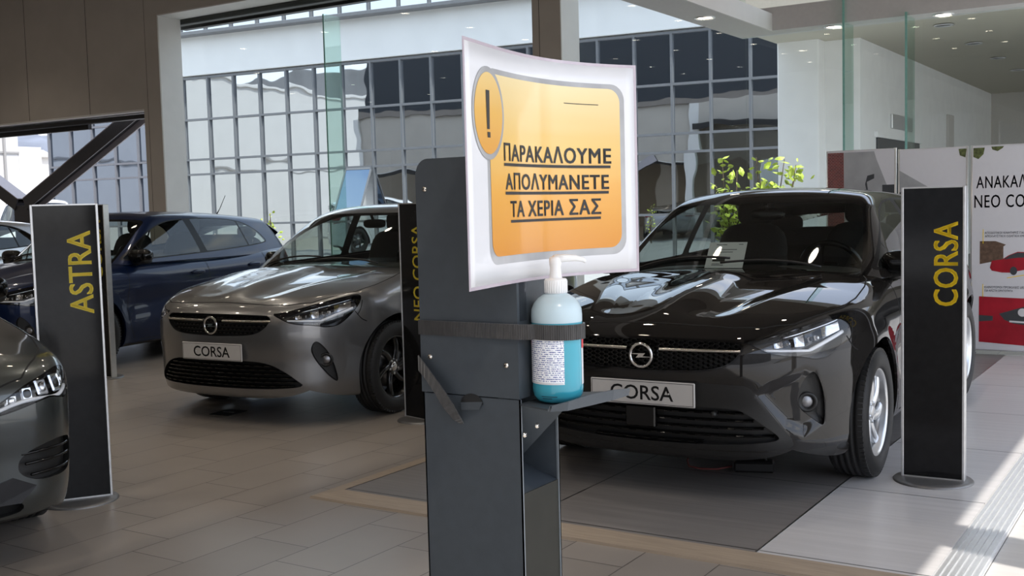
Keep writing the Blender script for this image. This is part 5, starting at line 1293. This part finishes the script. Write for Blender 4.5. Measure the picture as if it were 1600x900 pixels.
    sp.grid([[(3.74, y, G_top(3.72, y) + .004), (3.88, y, G_top(3.74, y) - .018 - .03 * (y / .56) ** 4), (3.955 - .12 * (y / .56) ** 4, y, G_top(3.74, y) - .045 - .03 * (y / .56) ** 2), (3.94 - .12 * (y / .56) ** 4, y, G_top(3.74, y) - .062 - .03 * (y / .56) ** 2), (3.76, y, G_top(3.72, y) - .05)] for y in ys_]); pm('roof_spoiler', sp, 'roof')
    an = MB(); an.sm = True; zt = float(G_top(3.50, 0)); an.lathe([(.022, 0), (.02, .012), (.010, .022)], 16, M=Matrix.Translation((3.5, 0, zt - .004))); an.tube([(3.5, 0, zt + .015), (3.56, 0, zt + .08), (3.66, 0, zt + .23)], [.007, .004, .003], 8); pm('antenna', an, 'gloss')
    # wipers
    for y0, y1, x0, x1 in ((-.50, .02, 1.15, 1.06), (-.02, .55, 1.10, 1.16)):
        yy = np.linspace(y0, y1, 12); xx = np.linspace(x0, x1, 12); P = [(float(x), float(y), float(toppt(np_min, [x], [y], .7)[0][2]) + .012) for x, y in zip(xx, yy)]
        w = MB(); w.sm = True; w.tube(P, .007, 6); pm('wiper', w, 'plastic')
    # mirrors
    for s in (1, -1):
        c = (1.43, .865 * s, 1.012); mb = MB(); mb.sm = True; mb.superell(c, (.072, .122, .066), .72, 24, 16); mb.V = [(x if x < c[0] + .028 else c[0] + .028 + (x - c[0] - .028) * .1, y, z) for x, y, z in mb.V]
        mb.V = [(x + .30 * abs(y - c[1] + .112 * s) ** 1 * .35 * 0 + .22 * (abs(y) - .82) ** 2 * 4, y, z) for x, y, z in mb.V]; mi = pm('side_mirror', mb, 'gloss')
        lo = MB(); lo.sm = True; lo.superell((1.445, .862 * s, .965), (.064, .112, .030), .7, 20, 10); lo.tube([(1.42, .86 * s, .955), (1.44, .79 * s, .945), (1.46, .72 * s, .95)], [.026, .028, .034], 10); pm('mirror_base', lo, 'plastic', mi)
        gl = MB(); gl.superell((1.4705, .87 * s, 1.012), (.004, .095, .058), .7, 20, 10); pm('mirror_glass', gl, 'mirrorglass', mi)
    # panel gaps
    def gap(name, P, Fn, w=.006):
        P = np.array(P); n = grad(Fn, P); a, b = ribbon(P, n, w); m2 = len(a); pr(name, np.vstack([a, a * [1, -1, 1]]), b + [tuple(i + m2 for i in f) for f in b], 'gapm', body)
    hb = [(.104, 0.0), (.105, .20), (.112, .38), (.15, .52), (.24, .635), (.40, .715), (.54, .772), (.72, .786), (.95, .772), (1.10, .745), (1.22, .70)]
    if style == 'astra': hb = [(.03, 0), (.032, .30), (.048, .50), (.085, .60), (.20, .69), (.34, .755), (.54, .79), (.74, .79), (.95, .772), (1.10, .745), (1.22, .70)]
    hp = dens(hb, 8); hp = np.stack([np.interp(np.linspace(0, 1, 90), np.linspace(0, 1, len(hp)), hp[:, i]) for i in (0, 1)], 1); gap('bonnet_gap', toppt(L, hp[:, 0], hp[:, 1], .6), L, .007)
    for nm, pl in (('front_door_gap', [(1.30, .92), (1.285, .80), (1.25, .60), (1.28, .36), (1.34, .235)]), ('middle_door_gap', [(2.37, .95), (2.375, .70), (2.36, .45), (2.36, .24)]), ('rear_door_gap', [(3.30, .97), (3.28, .82), (3.12, .72), (3.02, .60), (2.96, .40), (2.93, .24)]), ('sill_gap', [(1.34, .235), (2.0, .232), (2.93, .236)]), ('fender_gap', [(.535, .80), (.50, .735), (.47, .70)]), ('bumper_gap', [(.455, .735), (.50, .675), (.545, .655)])):
        d = dens(pl, 10); k = 3
        d = np.stack([np.convolve(np.pad(d[:, i], k, mode='edge'), np.ones(2 * k + 1) / (2 * k + 1), 'valid') for i in (0, 1)], 1); gap(nm, sidept(L, d[:, 0], d[:, 1]), L)
    # handles
    for s in (1, -1):
        for x, z in ((2.20, .815), (3.08, .845)):
            p = sidept(L, [x], z)[0]; hn = MB(); hn.sm = True; hn.superell((x, (p[1] + .010) * s, z), (.095, .016, .017), .6, 20, 10); hi = pm('door_handle', hn, 'paint'); pk = MB(); pk.sm = True; pk.superell((x - .02, (p[1] - .001) * s, z - .004), (.055, .004, .026), .8, 18, 8); pm('handle_pocket', pk, 'gapm', hi)
    for s in (1, -1):
        p = sidept(L, [1.27], .70)[0]
    # cabin
    cb = MB(); cb.box(1.15, 3.7, -.74, .74, .32, .36); cb.box(1.05, 1.16, -.72, .72, .34, .90); cb.box(3.62, 3.72, -.7, .7, .34, .92); pm('cabin_floor', cb, 'cabin')
    ds = MB(); ds.sm = True; ds.superell((1.42, 0, .86), (.34, .70, .125), .45, 28, 14); pm('dashboard', ds, 'cabin')
    for s in (1, -1):
        dc = MB(); dc.box(1.3, 3.4, .74 * s - .02, .74 * s + .02, .36, .93); pm('door_card', dc, 'cabin')
    st = MB(); st.sm = True; Rm = Matrix.Translation((1.86, -.36, .94)) @ Matrix.Rotation(math.radians(66), 4, 'Y'); st.tube([Rm @ Vector((.178 * math.cos(a), .178 * math.sin(a), 0)) for a in np.linspace(0, 2 * PI, 37)[:-1]], .0165, 10, closed=True); st.superell((0, 0, -.01), (.06, .06, .02), .7, M=Rm)
    for a in (0.2, PI - .2, -PI / 2): st.tube([Rm @ Vector((.04 * math.cos(a + PI / 2), .04 * math.sin(a + PI / 2), 0)), Rm @ Vector((.175 * math.cos(a + PI / 2), .175 * math.sin(a + PI / 2), 0))], .014, 8)
    pm('steering_wheel', st, 'gloss')
    for y in (.36, -.36):
        se = MB(); se.sm = True; se.superell((2.22, y, .56), (.25, .25, .10), .55); se.superell((0, 0, .30), (.085, .235, .33), .5, M=Matrix.Translation((2.42, y, .60)) @ Matrix.Rotation(math.radians(18), 4, 'Y')); si = pm('front_seat', se, 'seat')
        hr = MB(); hr.sm = True; hr.superell((2.645, y, 1.275), (.05, .125, .085), .6); hr.tube([(2.62, y - .05, 1.10), (2.64, y - .05, 1.22)], .007, 6); hr.tube([(2.62, y + .05, 1.10), (2.64, y + .05, 1.22)], .007, 6); pm('headrest', hr, 'seat', si)
    se = MB(); se.sm = True; se.superell((3.12, 0, .58), (.25, .64, .10), .45); se.superell((0, 0, .27), (.08, .64, .29), .45, M=Matrix.Translation((3.34, 0, .62)) @ Matrix.Rotation(math.radians(20), 4, 'Y')); si = pm('rear_bench', se, 'seat')
    for y in (.42, -.42): hr = MB(); hr.sm = True; hr.superell((3.50, y, 1.18), (.045, .12, .065), .6); pm('headrest', hr, 'seat', si)
    rm = MB(); rm.sm = True; rm.superell((1.80, 0, 1.275), (.02, .105, .035), .6); rm.tube([(1.79, 0, 1.29), (1.76, 0, 1.345)], .012, 8); pm('rear_view_mirror', rm, 'gloss')
    # wheels
    wm = [(n, p, b.mesh(n, M[k]), k) for n, p, b, k in wheel_meshes(rim, spokes, twist, sw0(style), .030 if style == 'gs' else .020, 'alloy' if rim == 'alloy' else 'chrome')]
    for cx in WX:
        for s in (1, -1):
            wi = None
            for n, p, me, k in wm:
                i = put(n, me, wi if p else None, (cx, .775 * s, WR, 0 if s > 0 else PI), k)
                if p is None: wi = i
    return parts
def sw0(sw_w): return .026 if sw_w == 'gs' else .022
def np_min(p): return np.minimum(L(p), G(p))
def G_top(x, y):
    return toppt(G, [x], [float(y)], 1.0)[0][2]
def place_car(parts, name, label, loc, yaw, paint, roof=None, scale=(1, 1, 1), skip=(), group=None):
    t = thing(name, label, 'car', loc, PI / 2 - yaw, group); t.scale = scale; obs = []
    for n, par, me, off, key in parts:
        if n in skip or (par is not None and obs[par] is None): obs.append(None); continue
        o = bpy.data.objects.new(n, me); link(o, t if par is None else obs[par])
        if off and par is None: o.location = off[:3]; o.rotation_euler = (0, 0, off[3])
        if key in ('paint', 'roof'):
            o.material_slots[0].link = 'OBJECT'; o.material_slots[0].material = paint if key == 'paint' else (roof or paint)
        obs.append(o)
    return t
# ------------------------------------------------------------------ the cars
PG = car_parts('gs', 'alloy', 7, .42)
black = place_car(PG, 'hatchback_car', 'black hatchback with silver wheels on the dark platform', (-2.2083, 4.5523, PZ), -.0183, M['p_black'], skip=('antenna',))
PB = car_parts('base', 'alloy_black', 6, .40)
grey = place_car(PB, 'hatchback_car', 'metallic grey hatchback with black wheels left of the sanitizer stand', (-5.4859, 4.9496, 0), -.0542, M['p_grey'], skip=('antenna',))
for o in grey.children:                                  # its right mirror is folded back
    if o.name.startswith('side_mirror') and o.data.vertices[0].co.y > 0:
        pv = Vector((1.45, .76, 1.0)); o.matrix_local = Matrix.Translation(pv + Vector((.02, -.03, 0))) @ Matrix.Rotation(math.radians(-48), 4, 'Z') @ Matrix.Translation(-pv)
blue = place_car(PB, 'hatchback_car', 'navy blue hatchback seen from its side behind the grey one', (-9.187, 5.299, 0), -.111, M['p_blue'], skip=('number_plate',))
place_car(PB, 'hatchback_car', 'silver roofed hatchback parked left behind the navy blue one', (-13.0, 5.1, 0), -.111, M['p_silver'], skip=('number_plate', 'antenna'))
PA = car_parts('astra', 'alloy', 5, .2, plate=False)
place_car(PA, 'hatchback_car', 'dark grey car whose front corner fills the left edge', (-4.03, 1.96, 0), math.radians(-74), M['p_anth'], scale=(1.04, 1.02, 1.02), skip=('antenna',))
place_car(PB, 'estate_car', 'white car parked outside beyond the steel braces', (-19.95, 13.4, 0), -.9, M['p_white'], scale=(1.1, 1.05, 1.28), skip=('number_plate', 'antenna'))
# price sheet behind the black car's windscreen
t = thing('price_sheet', 'white price sheet behind the black car windscreen', 'sheet', (0, 0, 0))
def carpt(x, y, z, ox=-2.2083, oy=4.5523, yw=-.0183, oz=PZ): c, s = math.cos(yw), math.sin(yw); return Vector((ox + y * c + x * s, oy - y * s + x * c, z + oz))
a, b, c_ = carpt(1.145, -.145, .992), carpt(1.175, .075, .992), carpt(1.30, -.075, 1.125)
t.location = a; ex = (b - a).normalized(); ey = ((c_ - a) - ex * ((c_ - a) @ ex)).normalized(); fm = frameM((0, 0, 0), ex, ey)
MB().box(0, .21, 0, .20, -.0006, 0, M=fm).build('sheet', M['paper'], t); MB().box(.035, .105, .05, .078, 0, .0006, M=fm).build('printed_box', M['ink'], t)
m = MB()
for x0, x1, y in ((.04, .10, .178), (.165, .19, .18), (.05, .16, .14), (.05, .14, .12), (.035, .08, .03), (.035, .10, .02)): m.box(x0, x1, y, y + .004, 0, .0006, M=fm)
m.build('printed_lines', M['ink'], t)
